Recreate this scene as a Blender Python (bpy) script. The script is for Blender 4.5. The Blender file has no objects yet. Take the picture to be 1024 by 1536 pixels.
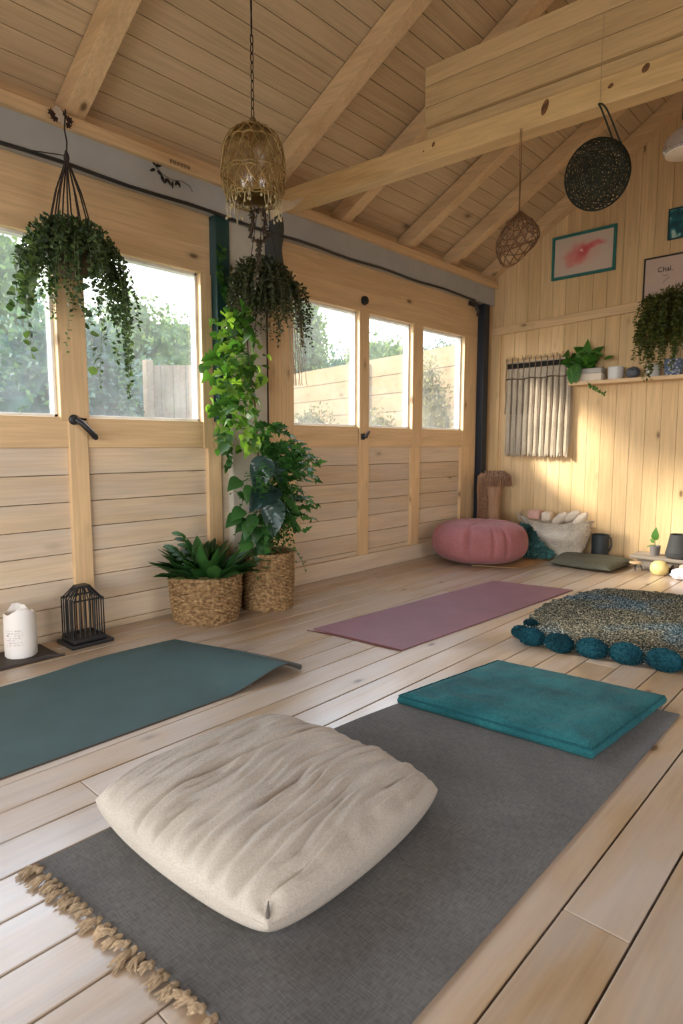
import bpy, bmesh, math, random
from mathutils import Vector, Matrix, Quaternion, noise
PI = math.pi
COL = bpy.context.scene.collection
scn = bpy.context.scene

# ------------------------------------------------------------------ camera
H_CAM = 1.15
PITCH = math.atan(100 / 926.0); YAW = math.radians(42.7)
cam = bpy.data.cameras.new('camera'); camo = bpy.data.objects.new('camera', cam); COL.objects.link(camo)
fw = Vector((-math.sin(YAW) * math.cos(PITCH), math.cos(YAW) * math.cos(PITCH), -math.sin(PITCH)))
rt = Vector((math.cos(YAW), math.sin(YAW), 0)); up = rt.cross(fw)
camo.matrix_world = Matrix(((rt.x, up.x, -fw.x, 0), (rt.y, up.y, -fw.y, 0), (rt.z, up.z, -fw.z, H_CAM), (0, 0, 0, 1)))
cam.sensor_fit = 'VERTICAL'; cam.sensor_height = 36; cam.lens = 926 / 1536 * 36
cam.clip_start = 0.05; cam.clip_end = 200
cam.dof.use_dof = True; cam.dof.focus_distance = 2.6; cam.dof.aperture_fstop = 4.0
scn.camera = camo

# ------------------------------------------------------------------ world, sun, exposure
world = bpy.data.worlds.new('overcast_bright_sky'); scn.world = world; world.use_nodes = True
wn = world.node_tree.nodes; wl = world.node_tree.links
bg = wn['Background']; SKY = 7.0
tcw = wn.new('ShaderNodeTexCoord'); sepw = wn.new('ShaderNodeSeparateXYZ'); rmp = wn.new('ShaderNodeValToRGB')
wl.new(tcw.outputs['Generated'], sepw.inputs[0]); wl.new(sepw.outputs['Z'], rmp.inputs[0])
rmp.color_ramp.elements[0].position = 0.0; rmp.color_ramp.elements[0].color = (1.0, 0.98, 0.95, 1)
rmp.color_ramp.elements[1].position = 0.7; rmp.color_ramp.elements[1].color = (0.62, 0.78, 1.0, 1)
wl.new(rmp.outputs[0], bg.inputs['Color']); bg.inputs['Strength'].default_value = SKY
sun = bpy.data.lights.new('sun', 'SUN'); suno = bpy.data.objects.new('sun', sun); COL.objects.link(suno)
sun.energy = 8.0; sun.angle = math.radians(10); sun.color = (1.0, 0.92, 0.80)
suno.location = (-8, -4, 8)
suno.rotation_euler = Vector((1.2, 1.0, -0.85)).to_track_quat('-Z', 'Y').to_euler()
scn.view_settings.view_transform = 'Standard'; scn.view_settings.look = 'None'
scn.view_settings.gamma = 1.0; scn.view_settings.use_curve_mapping = False
scn.view_settings.exposure = 0.62

def portal(name, loc, sx, sy, aim):
    l = bpy.data.lights.new(name, 'AREA'); l.shape = 'RECTANGLE'; l.size = sx; l.size_y = sy
    l.cycles.is_portal = True
    o = bpy.data.objects.new(name, l); COL.objects.link(o); o.location = loc
    o.rotation_euler = Vector(aim).to_track_quat('-Z', 'Z').to_euler()
# windows of the left wall: (y0, y1); the last is unseen, added for light
WIN = [(0.55, 1.56), (1.73, 2.545), (3.405, 4.20), (4.33, 4.99), (5.16, 5.93), (-1.25, 0.38)]
WZ0, WZ1 = 1.315, 2.32
XW = -3.66; YF = 6.45; YB = -1.7; XR = 2.46
S = 0.623; Z0 = 2.96; RD = 0.15; XRIDGE = (XW + XR) / 2
portal('portal_left', (-3.80, 2.3, 1.82), 7.4, 1.1, (1, 0, 0))
portal('portal_back', (-0.9, YB - 0.12, 1.2), 3.7, 2.5, (0, 1, 0))
portal('portal_right', (XR + 0.12, 2.0, 1.6), 2.3, 1.5, (-1, 0, 0))

# ------------------------------------------------------------------ node materials
def newmat(name):
    m = bpy.data.materials.new(name); m.use_nodes = True
    nt = m.node_tree; nt.nodes.clear()
    out = nt.nodes.new('ShaderNodeOutputMaterial')
    return m, nt, out
def N(nt, kind, **kw):
    n = nt.nodes.new(kind)
    for k, v in kw.items():
        if k.startswith('_'): setattr(n, k[1:], v)
        else: n.inputs[k.replace('__', ' ')].default_value = v
    return n
def L(nt, a, b): nt.links.new(a, b)
def ramp(nt, fac, stops, interp='LINEAR'):
    r = nt.nodes.new('ShaderNodeValToRGB'); r.color_ramp.interpolation = interp
    cr = r.color_ramp
    while len(cr.elements) < len(stops): cr.elements.new(0.5)
    for e, (p, c) in zip(cr.elements, stops):
        e.position = p; e.color = (*c, 1) if len(c) == 3 else c
    L(nt, fac, r.inputs[0]); return r.outputs[0]
def g(v): return (v, v, v)
def mixc(nt, fac, a, b, mode='MIX'):
    m = nt.nodes.new('ShaderNodeMix'); m.data_type = 'RGBA'; m.blend_type = mode
    for s, v in ((m.inputs[0], fac), (m.inputs[6], a), (m.inputs[7], b)):
        if hasattr(v, 'default_value') or hasattr(v, 'links'): L(nt, v, s)
        elif isinstance(v, (int, float)): s.default_value = v
        else: s.default_value = (*v, 1)
    return m.outputs[2]
def bsdf(nt, out, color, rough=0.6, spec=0.4, **kw):
    b = nt.nodes.new('ShaderNodeBsdfPrincipled')
    if isinstance(color, tuple): b.inputs['Base Color'].default_value = (*color, 1)
    else: L(nt, color, b.inputs['Base Color'])
    if isinstance(rough, (int, float)): b.inputs['Roughness'].default_value = rough
    else: L(nt, rough, b.inputs['Roughness'])
    b.inputs['Specular IOR Level'].default_value = spec
    for k, v in kw.items(): b.inputs[k.replace('__', ' ')].default_value = v
    L(nt, b.outputs[0], out.inputs[0]); return b
def bump(nt, b, h, strength=0.3, dist=0.01):
    bp = N(nt, 'ShaderNodeBump', Strength=strength, Distance=dist)
    L(nt, h, bp.inputs['Height']); L(nt, bp.outputs[0], b.inputs['Normal'])
def plain(name, color, rough=0.6, spec=0.4, var=0.1, vscale=8.0, bstr=0.0, bscale=60.0, metallic=0.0, sheen=0.0):
    m, nt, out = newmat(name)
    tc = N(nt, 'ShaderNodeTexCoord')
    n = N(nt, 'ShaderNodeTexNoise', Scale=vscale, Detail=4.0); L(nt, tc.outputs['Object'], n.inputs['Vector'])
    lo = tuple(c * (1 - var) for c in color); hi = tuple(min(1, c * (1 + var)) for c in color)
    c = ramp(nt, n.outputs['Fac'], [(0.3, lo), (0.7, hi)])
    b = bsdf(nt, out, c, rough, spec, Metallic=metallic)
    if sheen: b.inputs['Sheen Weight'].default_value = sheen
    if bstr:
        n2 = N(nt, 'ShaderNodeTexNoise', Scale=bscale, Detail=3.0); L(nt, tc.outputs['Object'], n2.inputs['Vector'])
        bump(nt, b, n2.outputs['Fac'], bstr, 0.005)
    return m
def fabric(name, color, scale=500, var=0.12, bstr=0.5, rough=0.95, weave=True, sheen=0.0, color2=None):
    m, nt, out = newmat(name)
    tc = N(nt, 'ShaderNodeTexCoord')
    n = N(nt, 'ShaderNodeTexNoise', Scale=5.0, Detail=5.0); L(nt, tc.outputs['Object'], n.inputs['Vector'])
    lo = tuple(c * (1 - var) for c in color); hi = tuple(min(1, c * (1 + var)) for c in (color2 or color))
    c = ramp(nt, n.outputs['Fac'], [(0.3, lo), (0.7, hi)])
    w1 = N(nt, 'ShaderNodeTexNoise', Scale=1.0, Detail=2.0); mp = N(nt, 'ShaderNodeMapping'); mp.inputs['Scale'].default_value = (scale, scale * .12, scale)
    L(nt, tc.outputs['Object'], mp.inputs[0]); L(nt, mp.outputs[0], w1.inputs['Vector'])
    w2 = N(nt, 'ShaderNodeTexNoise', Scale=1.0, Detail=2.0); mp2 = N(nt, 'ShaderNodeMapping'); mp2.inputs['Scale'].default_value = (scale * .12, scale, scale)
    L(nt, tc.outputs['Object'], mp2.inputs[0]); L(nt, mp2.outputs[0], w2.inputs['Vector'])
    ad = N(nt, 'ShaderNodeMath', _operation='ADD'); L(nt, w1.outputs['Fac'], ad.inputs[0]); L(nt, w2.outputs['Fac'], ad.inputs[1])
    dk = ramp(nt, ad.outputs[0], [(0.75 / 2 + .35, g(0.62)), (1.0, g(1.25))]) if False else None
    hf = N(nt, 'ShaderNodeMath', _operation='MULTIPLY'); hf.inputs[1].default_value = 0.5; L(nt, ad.outputs[0], hf.inputs[0])
    dk = ramp(nt, hf.outputs[0], [(0.38, g(0.6)), (0.62, g(1.2))])
    c = mixc(nt, 0.7, c, dk, 'MULTIPLY')
    b = bsdf(nt, out, c, rough, 0.15); b.inputs['Sheen Weight'].default_value = sheen
    bump(nt, b, hf.outputs[0], bstr, 0.002)
    return m
def wood(name, axis, base, dark, rough=0.6, spec=0.3, knots=True, var=0.12, white=0.0, kd=0.085, kgate=0.5, kcol=None):
    m, nt, out = newmat(name)
    tc = N(nt, 'ShaderNodeTexCoord'); geo = N(nt, 'ShaderNodeNewGeometry')
    rnd = geo.outputs['Random Per Island']
    sc = N(nt, 'ShaderNodeVectorMath', _operation='SCALE'); sc.inputs[0].default_value = (13.7, 7.9, 21.3); L(nt, rnd, sc.inputs['Scale'])
    ad = N(nt, 'ShaderNodeVectorMath', _operation='ADD'); L(nt, tc.outputs['Object'], ad.inputs[0]); L(nt, sc.outputs[0], ad.inputs[1])
    def stretched(along, across):
        mp = N(nt, 'ShaderNodeMapping'); v = [across] * 3; v['XYZ'.index(axis)] = along
        mp.inputs['Scale'].default_value = v; L(nt, ad.outputs[0], mp.inputs[0]); return mp.outputs[0]
    n1 = N(nt, 'ShaderNodeTexNoise', Scale=1.0, Detail=5.0, Distortion=0.9); L(nt, stretched(0.7, 9.0), n1.inputs['Vector'])
    n2 = N(nt, 'ShaderNodeTexNoise', Scale=1.0, Detail=3.0, Distortion=0.4); L(nt, stretched(2.5, 70.0), n2.inputs['Vector'])
    c = ramp(nt, n1.outputs['Fac'], [(0.22, tuple(a * .55 + b * .45 for a, b in zip(base, dark))), (0.48, base), (0.75, tuple(min(1, a * 1.1) for a in base))])
    f2 = ramp(nt, n2.outputs['Fac'], [(0.35, g(0.86)), (0.65, g(1.06))]); c = mixc(nt, 0.8, c, f2, 'MULTIPLY')
    iv = ramp(nt, rnd, [(0.0, (1 - var, 1 - var * 1.2, 1 - var * 1.5)), (0.5, (1, 1, 1)), (1.0, (1 + var * .5, 1 + var * .55, 1 + var * .7))])
    c = mixc(nt, 1.0, c, iv, 'MULTIPLY')
    if white:
        n3 = N(nt, 'ShaderNodeTexNoise', Scale=1.0, Detail=4.0, Distortion=0.5); L(nt, stretched(1.4, 6.0), n3.inputs['Vector'])
        wf = ramp(nt, n3.outputs['Fac'], [(0.35, g(0.0)), (0.7, g(white))]); c = mixc(nt, wf, c, (0.55, 0.52, 0.50))
    if knots:
        vo = N(nt, 'ShaderNodeTexVoronoi', Scale=1.0); L(nt, stretched(2.1, 4.6), vo.inputs['Vector'])
        kf = ramp(nt, vo.outputs['Distance'], [(0.0, g(1)), (kd, g(0.9)), (kd * 1.6, g(0.25)), (kd * 3.0, g(0))])
        sp = N(nt, 'ShaderNodeSeparateColor'); L(nt, vo.outputs['Color'], sp.inputs[0])
        gt = N(nt, 'ShaderNodeMath', _operation='GREATER_THAN'); gt.inputs[1].default_value = kgate; L(nt, sp.outputs[0], gt.inputs[0])
        ml = N(nt, 'ShaderNodeMath', _operation='MULTIPLY'); L(nt, kf, ml.inputs[0]); L(nt, gt.outputs[0], ml.inputs[1])
        c = mixc(nt, ml.outputs[0], c, kcol or tuple(v * 0.38 for v in dark))
    rr = ramp(nt, n1.outputs['Fac'], [(0.3, g(rough * 0.85)), (0.7, g(min(1, rough * 1.15)))])
    b = bsdf(nt, out, c, rr, spec)
    bump(nt, b, n2.outputs['Fac'], 0.12, 0.003)
    return m
def leafmat(name, col, col2, trans=0.35, rough=0.45):
    m, nt, out = newmat(name)
    geo = N(nt, 'ShaderNodeNewGeometry')
    c = ramp(nt, geo.outputs['Random Per Island'], [(0.0, tuple(v * .6 for v in col)), (0.5, col), (1.0, col2)])
    b = N(nt, 'ShaderNodeBsdfPrincipled', Roughness=rough); b.inputs['Specular IOR Level'].default_value = 0.35
    L(nt, c, b.inputs['Base Color'])
    t = N(nt, 'ShaderNodeBsdfTranslucent'); c2 = mixc(nt, 1.0, c, (1.5, 1.6, 0.7), 'MULTIPLY'); L(nt, c2, t.inputs['Color'])
    mx = N(nt, 'ShaderNodeMixShader', Fac=trans); L(nt, b.outputs[0], mx.inputs[1]); L(nt, t.outputs[0], mx.inputs[2]); L(nt, mx.outputs[0], out.inputs[0])
    return m
def glassmat(name, haze=0.08):
    m, nt, out = newmat(name)
    tr = N(nt, 'ShaderNodeBsdfTransparent'); gl = N(nt, 'ShaderNodeBsdfGlossy', Roughness=0.02)
    mx = N(nt, 'ShaderNodeMixShader', Fac=0.05); L(nt, tr.outputs[0], mx.inputs[1]); L(nt, gl.outputs[0], mx.inputs[2])
    td = N(nt, 'ShaderNodeBsdfTranslucent'); td.inputs['Color'].default_value = (0.9, 0.9, 0.88, 1)
    tc = N(nt, 'ShaderNodeTexCoord'); n = N(nt, 'ShaderNodeTexNoise', Scale=3.0, Detail=8.0, Roughness=0.7); L(nt, tc.outputs['Object'], n.inputs['Vector'])
    hz = ramp(nt, n.outputs['Fac'], [(0.35, g(haze * .5)), (0.75, g(haze * 1.6))])
    m2 = N(nt, 'ShaderNodeMixShader'); L(nt, hz, m2.inputs[0]); L(nt, mx.outputs[0], m2.inputs[1]); L(nt, td.outputs[0], m2.inputs[2])
    L(nt, m2.outputs[0], out.inputs[0]); return m

PB = (0.66, 0.48, 0.30); PD = (0.44, 0.27, 0.13)          # pale pine and its darker grain
M = {}
for ax in 'XYZ':
    M['pine' + ax] = wood('pale_pine_' + ax, ax, PB, PD, 0.55, 0.3)
    M['beam' + ax] = wood('honey_pine_' + ax, ax, (0.69, 0.475, 0.26), (0.47, 0.28, 0.13), 0.5, 0.35, kd=0.06, kgate=.55)
    M['wallv' + ax] = wood('wall_pine_' + ax, ax, (0.70, 0.485, 0.25), (0.53, 0.33, 0.145), 0.6, 0.25, kd=.05)
M['plank'] = wood('whitewashed_wall_planks', 'Y', (0.66, 0.51, 0.345), (0.44, 0.28, 0.15), 0.6, 0.25, white=0.35, kd=.06)
M['ceil'] = wood('ceiling_boards', 'Y', (0.57, 0.415, 0.245), (0.49, 0.34, 0.19), 0.6, 0.25, kgate=0.9, var=0.06)
M['floor'] = wood('floor_boards', 'Y', (0.42, 0.285, 0.16), (0.20, 0.11, 0.05), 0.34, 0.8, white=0.5, kd=0.045, kgate=0.2)
fb = [n_ for n_ in M['floor'].node_tree.nodes if n_.type == 'BSDF_PRINCIPLED'][0]; fb.inputs['Coat Weight'].default_value = 0.35; fb.inputs['Coat Roughness'].default_value = 0.22
M['header'] = plain('painted_steel_header', (0.42, 0.42, 0.40), 0.5, 0.4, 0.05)
M['plaster'] = plain('pale_post', (0.50, 0.46, 0.38), 0.7, 0.2, 0.08)
M['gap'] = plain('shadow_gap_backing', (0.10, 0.065, 0.035), 0.9, 0.1)
M['black'] = plain('black_metal', (0.012, 0.012, 0.013), 0.45, 0.5)
M['navy'] = plain('dark_navy_post', (0.015, 0.02, 0.03), 0.5)
M['greenpost'] = plain('dark_green_post', (0.015, 0.05, 0.045), 0.5)
M['glass'] = glassmat('dusty_window_glass', 0.028)
M['whiteedge'] = plain('white_glazing_bead', (0.75, 0.73, 0.68), 0.5)
M['soil'] = plain('dark_soil', (0.03, 0.02, 0.012), 0.95, 0.1, 0.4, 40)

# ------------------------------------------------------------------ mesh building
class MB:
    def __init__(s): s.v = []; s.f = []; s.mi = []
    def add(s, vs, fs, mi=0):
        o = len(s.v); s.v.extend([tuple(p) for p in vs]); s.f.extend([tuple(i + o for i in f) for f in fs]); s.mi.extend([mi] * len(fs))
    def box(s, x0, x1, y0, y1, z0, z1, mi=0, bev=0.0):
        if bev:
            b = bev; vs = []; 
            # chamfered box: 24 verts
            bm = bmesh.new(); bmesh.ops.create_cube(bm, size=1)
            for v in bm.verts: v.co = Vector(((x0 + x1) / 2 + v.co.x * (x1 - x0), (y0 + y1) / 2 + v.co.y * (y1 - y0), (z0 + z1) / 2 + v.co.z * (z1 - z0)))
            bmesh.ops.bevel(bm, geom=list(bm.edges), offset=b, segments=2, affect='EDGES', profile=0.5)
            s.bm(bm, mi); return
        vs = [(x, y, z) for x in (x0, x1) for y in (y0, y1) for z in (z0, z1)]
        s.add(vs, [(0, 1, 3, 2), (4, 6, 7, 5), (0, 4, 5, 1), (2, 3, 7, 6), (0, 2, 6, 4), (1, 5, 7, 3)], mi)
    def bm(s, bm, mi=0):
        bm.verts.ensure_lookup_table(); bm.verts.index_update()
        s.add([v.co[:] for v in bm.verts], [tuple(v.index for v in f.verts) for f in bm.faces], mi); bm.free()
    def obox(s, a, b, w, h, upv=(0, 0, 1), bev=0.0, mi=0):
        """bar from a to b, width w (sideways), height h (along up)"""
        a = Vector(a); b = Vector(b); d = (b - a); ln = d.length; d.normalize()
        side = d.cross(Vector(upv)).normalized(); u = side.cross(d)
        mat = Matrix((( d.x, side.x, u.x, 0), (d.y, side.y, u.y, 0), (d.z, side.z, u.z, 0), (0, 0, 0, 1)))
        bm = bmesh.new(); bmesh.ops.create_cube(bm, size=1)
        for v in bm.verts: v.co = Vector((v.co.x * ln, v.co.y * w, v.co.z * h))
        if bev: bmesh.ops.bevel(bm, geom=list(bm.edges), offset=bev, segments=2, affect='EDGES', profile=0.5)
        for v in bm.verts: v.co = (a + b) / 2 + mat.to_3x3() @ v.co
        s.bm(bm, mi)
    def tube(s, pts, r, n=6, closed=False, mi=0, caps=True):
        pts = [Vector(p) for p in pts]; m = len(pts)
        if m < 2: return
        rs = r if isinstance(r, (list, tuple)) else [r] * m
        ups = None; rings = []
        t0 = (pts[1] - pts[0]).normalized() if (pts[1] - pts[0]).length else Vector((0, 0, 1))
        ref = Vector((0, 0, 1)) if abs(t0.z) < 0.9 else Vector((1, 0, 0))
        nrm = t0.cross(ref).normalized()
        for i in range(m):
            if closed: t = pts[(i + 1) % m] - pts[i - 1]
            else: t = pts[min(i + 1, m - 1)] - pts[max(i - 1, 0)]
            if t.length < 1e-9: t = t0
            t.normalize(); nrm = (nrm - t * nrm.dot(t))
            if nrm.length < 1e-6: nrm = t.orthogonal()
            nrm.normalize(); bn = t.cross(nrm)
            rings.append([pts[i] + (nrm * math.cos(2 * PI * k / n) + bn * math.sin(2 * PI * k / n)) * rs[i] for k in range(n)])
        vs = [p for rg in rings for p in rg]; fs = []
        for i in range(m if closed else m - 1):
            j = (i + 1) % m
            for k in range(n):
                k2 = (k + 1) % n
                fs.append((i * n + k, i * n + k2, j * n + k2, j * n + k))
        if not closed and caps:
            fs.append(tuple(range(n - 1, -1, -1))); fs.append(tuple((m - 1) * n + k for k in range(n)))
        s.add(vs, fs, mi)
    def lathe(s, prof, c=(0, 0, 0), n=40, mi=0, fn=None):
        """prof: list of (r, z) ; open ends are capped when r > 0"""
        vs = []; fs = []; m = len(prof)
        for (r, z) in prof:
            for k in range(n):
                a = 2 * PI * k / n; rr = r; zz = z
                if fn: rr, zz = fn(r, z, a)
                vs.append((c[0] + rr * math.cos(a), c[1] + rr * math.sin(a), c[2] + zz))
        for i in range(m - 1):
            for k in range(n):
                k2 = (k + 1) % n; fs.append((i * n + k, i * n + k2, (i + 1) * n + k2, (i + 1) * n + k))
        fs.append(tuple(range(n - 1, -1, -1))); fs.append(tuple((m - 1) * n + k for k in range(n)))
        s.add(vs, fs, mi)
    def grid(s, nu, nv, fn, mi=0, flip=False):
        vs = [fn(i / nu, j / nv) for j in range(nv + 1) for i in range(nu + 1)]; fs = []
        for j in range(nv):
            for i in range(nu):
                a = j * (nu + 1) + i; q = (a, a + 1, a + nu + 2, a + nu + 1); fs.append(q[::-1] if flip else q)
        s.add(vs, fs, mi)
    def blob(s, c, r, sub=3, amp=0.15, freq=3.0, seed=0, mi=0, sq=1.0):
        bm = bmesh.new(); bmesh.ops.create_icosphere(bm, subdivisions=sub, radius=1)
        r = r if isinstance(r, (tuple, list)) else (r, r, r)
        for v in bm.verts:
            d = v.co.normalized(); k = 1 + amp * noise.noise(d * freq + Vector((seed * 3.1, seed * 1.7, seed)))
            v.co = Vector((c[0] + d.x * r[0] * k, c[1] + d.y * r[1] * k, c[2] + d.z * r[2] * k))
        s.bm(bm, mi)
    def leaf(s, p, d, nrm, ln, w, shape='oval', droop=0.25, fold=0.15, mi=0):
        p = Vector(p); d = Vector(d).normalized(); nrm = Vector(nrm)
        side = d.cross(nrm)
        if side.length < 1e-4: side = d.orthogonal()
        side.normalize(); nn = side.cross(d).normalized()
        prof = SHAPES[shape]; vs = []; m = len(prof)
        for (t, hw) in prof:
            q = p + d * (ln * t) - nn * (droop * ln * t * t)
            e = side * (hw * w); z = nn * (fold * hw * w)
            vs += [q - e + z, q, q + e + z]
        fs = []
        for i in range(m - 1):
            a = i * 3
            fs += [(a, a + 1, a + 4, a + 3), (a + 1, a + 2, a + 5, a + 4)]
        s.add(vs, fs, mi)
    def tiny(s, p, d, nrm, ln, w, mi=0):
        p = Vector(p); d = Vector(d).normalized(); side = d.cross(Vector(nrm))
        if side.length < 1e-4: side = d.orthogonal()
        side.normalize(); s.add([p, p + d * ln * .5 + side * w * .5, p + d * ln, p + d * ln * .5 - side * w * .5], [(0, 1, 2, 3)], mi)
SHAPES = {
 'oval': [(0, .03), (.15, .32), (.4, .5), (.7, .36), (.9, .14), (1, .01)],
 'heart': [(-.10, .22), (-.02, .38), (.10, .47), (.25, .5), (.42, .45), (.58, .35), (.74, .22), (.88, .1), (1, .01)],
 'lance': [(0, .04), (.2, .3), (.45, .5), (.7, .42), (.88, .2), (1, .01)],
 'lobed': [(-.05, .1), (.08, .45), (.18, .5), (.32, .22), (.5, .42), (.62, .2), (.8, .16), (1, .01)],
 'wavy': [(0, .08), (.12, .3), (.2, .26), (.32, .46), (.42, .38), (.55, .5), (.66, .4), (.78, .36), (.9, .2), (1, .02)],
}
def wloc(o):
    p = Vector((0, 0, 0))
    while o: p += o.location; o = o.parent
    return p
def obj(name, mb, mat, parent=None, smooth=False, origin=None, **props):
    """link one mesh; vertices are given in world coordinates"""
    me = bpy.data.meshes.new(name)
    if parent is not None: off = wloc(parent); loc = Vector((0, 0, 0))
    else:
        if origin is None:
            xs = [v[0] for v in mb.v]; ys = [v[1] for v in mb.v]; zs = [v[2] for v in mb.v]
            origin = ((min(xs) + max(xs)) / 2, (min(ys) + max(ys)) / 2, min(zs))
        off = Vector(origin); loc = off
    me.from_pydata([(v[0] - off[0], v[1] - off[1], v[2] - off[2]) for v in mb.v], [], mb.f)
    mats = mat if isinstance(mat, (list, tuple)) else [mat]
    for m in mats: me.materials.append(m)
    if len(mats) > 1: me.polygons.foreach_set('material_index', mb.mi)
    if smooth:
        me.polygons.foreach_set('use_smooth', [True] * len(me.polygons))
        if smooth != 'all': me.set_sharp_from_angle(angle=math.radians(40))
    me.update()
    o = bpy.data.objects.new(name, me); COL.objects.link(o); o.location = loc
    if parent is not None: o.parent = parent
    for k, v in props.items(): o[k] = v
    return o
def struct(name, mb, mat, **kw):
    return obj(name, mb, mat, kind='structure', **kw)
def tag(o, label, cat, group=None):
    o['label'] = label; o['category'] = cat
    if group: o['group'] = group
    return o
def thing(name, label, cat, loc, group=None):
    o = bpy.data.objects.new(name, None); COL.objects.link(o); o.location = loc; o.empty_display_size = 0.05
    return tag(o, label, cat, group)
RNG = random.Random(7)
def rv(r=RNG):
    while True:
        v = Vector((r.uniform(-1, 1), r.uniform(-1, 1), r.uniform(-1, 1)))
        if 0.05 < v.length < 1: return v.normalized()
def bez(p0, p1, p2, p3, n=16):
    p0, p1, p2, p3 = map(Vector, (p0, p1, p2, p3)); out = []
    for i in range(n + 1):
        t = i / n; u = 1 - t; out.append(p0 * u**3 + p1 * 3 * u * u * t + p2 * 3 * u * t * t + p3 * t**3)
    return out

# ------------------------------------------------------------------ floor
mb = MB(); BW = 0.163; x = -0.40 - BW * 20
rf = random.Random(3)
while x < XR:
    cuts = [YB - 0.05]
    y = YB + rf.uniform(1.0, 3.2)
    while y < YF - 0.5: cuts.append(y); y += rf.uniform(2.6, 4.0)
    cuts.append(YF + 0.02)
    a = max(x + 0.0032, XW - 0.06); b = min(x + BW - 0.0032, XR)
    if b > a + 0.01:
        for y0, y1 in zip(cuts, cuts[1:]):
            mb.box(a, b, y0 + 0.001, y1 - 0.001, -0.03, 0.0, bev=0.0025)
    x += BW
struct('floor', mb, M['floor'], origin=(0, 0, 0))
mb = MB(); mb.box(XW - 0.1, XR + 0.1, YB - 0.1, YF + 0.1, -0.10, -0.028); struct('floor_subfloor', mb, M['gap'], origin=(0, 0, 0))

# ------------------------------------------------------------------ left wall
XB = -3.78
mb = MB()
# tongue-and-groove planks below the windows (two door leaves and their neighbours)
zs = [-0.02, 0.034, 0.188, 0.35, 0.504, 0.656, 0.812, 0.975, 1.15]
for ya, yb in [(YB, 0.40), (0.40, 2.62), (3.30, 6.20)]:
    for z0, z1 in zip(zs, zs[1:]): mb.box(-3.72, -3.685, ya, yb, z0 + 0.0018, z1 - 0.0018, bev=0.003)
struct('wall_left', mb, M['plank'], origin=(XW, 0, 0))
mb = MB(); mb.box(XB, -3.715, YB, 6.45, -0.3, 1.2); struct('wall_left_backing', mb, M['gap'])
mb = MB()
mb.box(-3.76, -3.60, YB, YF, 2.71, 2.90, bev=0.006); struct('trim_1', mb, M['header'])           # pale painted header band
mb = MB(); mb.box(-3.76, -3.56, YB, YF, 2.895, 2.965, bev=0.006); struct('trim_2', mb, M['beamY'])   # wall plate under the rafters
n = 3
def trim(mb, mat):
    global n
    struct('trim_%d' % n, mb, mat); n += 1
for ya, yb in [(YB, 2.63), (3.28, 6.20)]:
    m1 = MB(); m1.box(-3.74, -3.66, ya, yb, WZ1, 2.50, bev=0.003); m1.box(-3.74, -3.66, ya, yb, 2.50, 2.71, bev=0.003); trim(m1, M['beamY'])
for ya, yb in [(YB, 0.40), (0.40, 1.62), (1.68, 2.56), (3.40, 4.19), (4.31, 4.985), (5.125, 5.93)]:
    m1 = MB(); m1.box(-3.745, -3.662, ya, yb, 1.135, WZ0, bev=0.004); trim(m1, M['beamY'])
for ya, yb, z0, z1 in [(1.56, 1.73, WZ0 - .02, WZ1 + .02), (1.60, 1.715, 0.0, WZ0), (2.545, 2.635, 1.13, WZ1 + 0.0), (2.575, 2.69, 0, 1.13), (2.6345, 2.66, 1.13, WZ0),
                       (3.28, 3.405, 0, WZ1), (4.20, 4.33, 0.15, WZ1 + 0.02), (4.99, 5.16, 1.13, WZ1 + 0.02), (4.985, 5.125, 0.15, 1.13), (5.93, 6.19, 1.13, WZ1 + .02), (5.90, 6.05, 0.15, 1.13), (6.05, 6.19, 0, 1.13),
                       (0.38, 0.55, 0, WZ1 + .02)]:
    m1 = MB(); m1.box(-3.742, -3.655, ya, yb, z0, z1, bev=0.004); trim(m1, M['beamZ'])
m1 = MB(); m1.box(-3.73, -3.645, 3.23, 6.2, 0.0, 0.15, bev=0.006); struct('baseboard_left', m1, M['plank'])
# pillar between the two door leaves: green post, pale post, dark strap post, slim strip
m1 = MB(); m1.box(-3.74, -3.60, 2.64, 2.755, 1.32, 2.71, bev=0.006); trim(m1, M['greenpost'])
m1 = MB(); m1.box(-3.74, -3.67, 2.60, 2.77, 0, 1.32, bev=0.004); trim(m1, M['plank'])
m1 = MB(); m1.box(-3.76, -3.62, 2.76, 3.10, 0, 2.71, bev=0.01); trim(m1, M['plaster'])
m1 = MB(); m1.box(-3.74, -3.66, 3.10, 3.28, 0, 2.71, bev=0.005); trim(m1, M['beamZ'])
m1 = MB(); m1.box(-3.66, -3.64, 3.10, 3.13, 0.0, 2.4, bev=0.003); trim(m1, M['black'])
m1 = MB(); m1.box(-3.70, -3.58, 6.205, 6.31, 0, 2.70, bev=0.004); trim(m1, M['navy'])
m1 = MB(); m1.box(-3.76, -3.66, 6.31, YF, 0, 2.71); trim(m1, M['wallvZ'])
m1 = MB()
m1.grid(24, 20, lambda u, v: (-3.575 - 0.02 * math.sin(u * PI) * 0 - 0.03 * (2 * u - 1)**2, 3.10 + 0.16 * u + 0.012 * math.sin(v * 9), 2.86 - 0.44 * v + 0.02 * math.sin(u * 5)))
m1.grid(24, 20, lambda u, v: (-3.60 - 0.03 * (2 * u - 1)**2, 3.10 + 0.16 * u + 0.012 * math.sin(v * 9), 2.86 - 0.44 * v + 0.02 * math.sin(u * 5)), flip=True)
tag(obj('pipe_sleeve', m1, plain('dark_grey_sleeve', (0.05, 0.055, 0.055), 0.7), smooth=True), 'dark grey sleeve hung on the post under the end of the tie beam', 'sleeve')

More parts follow.
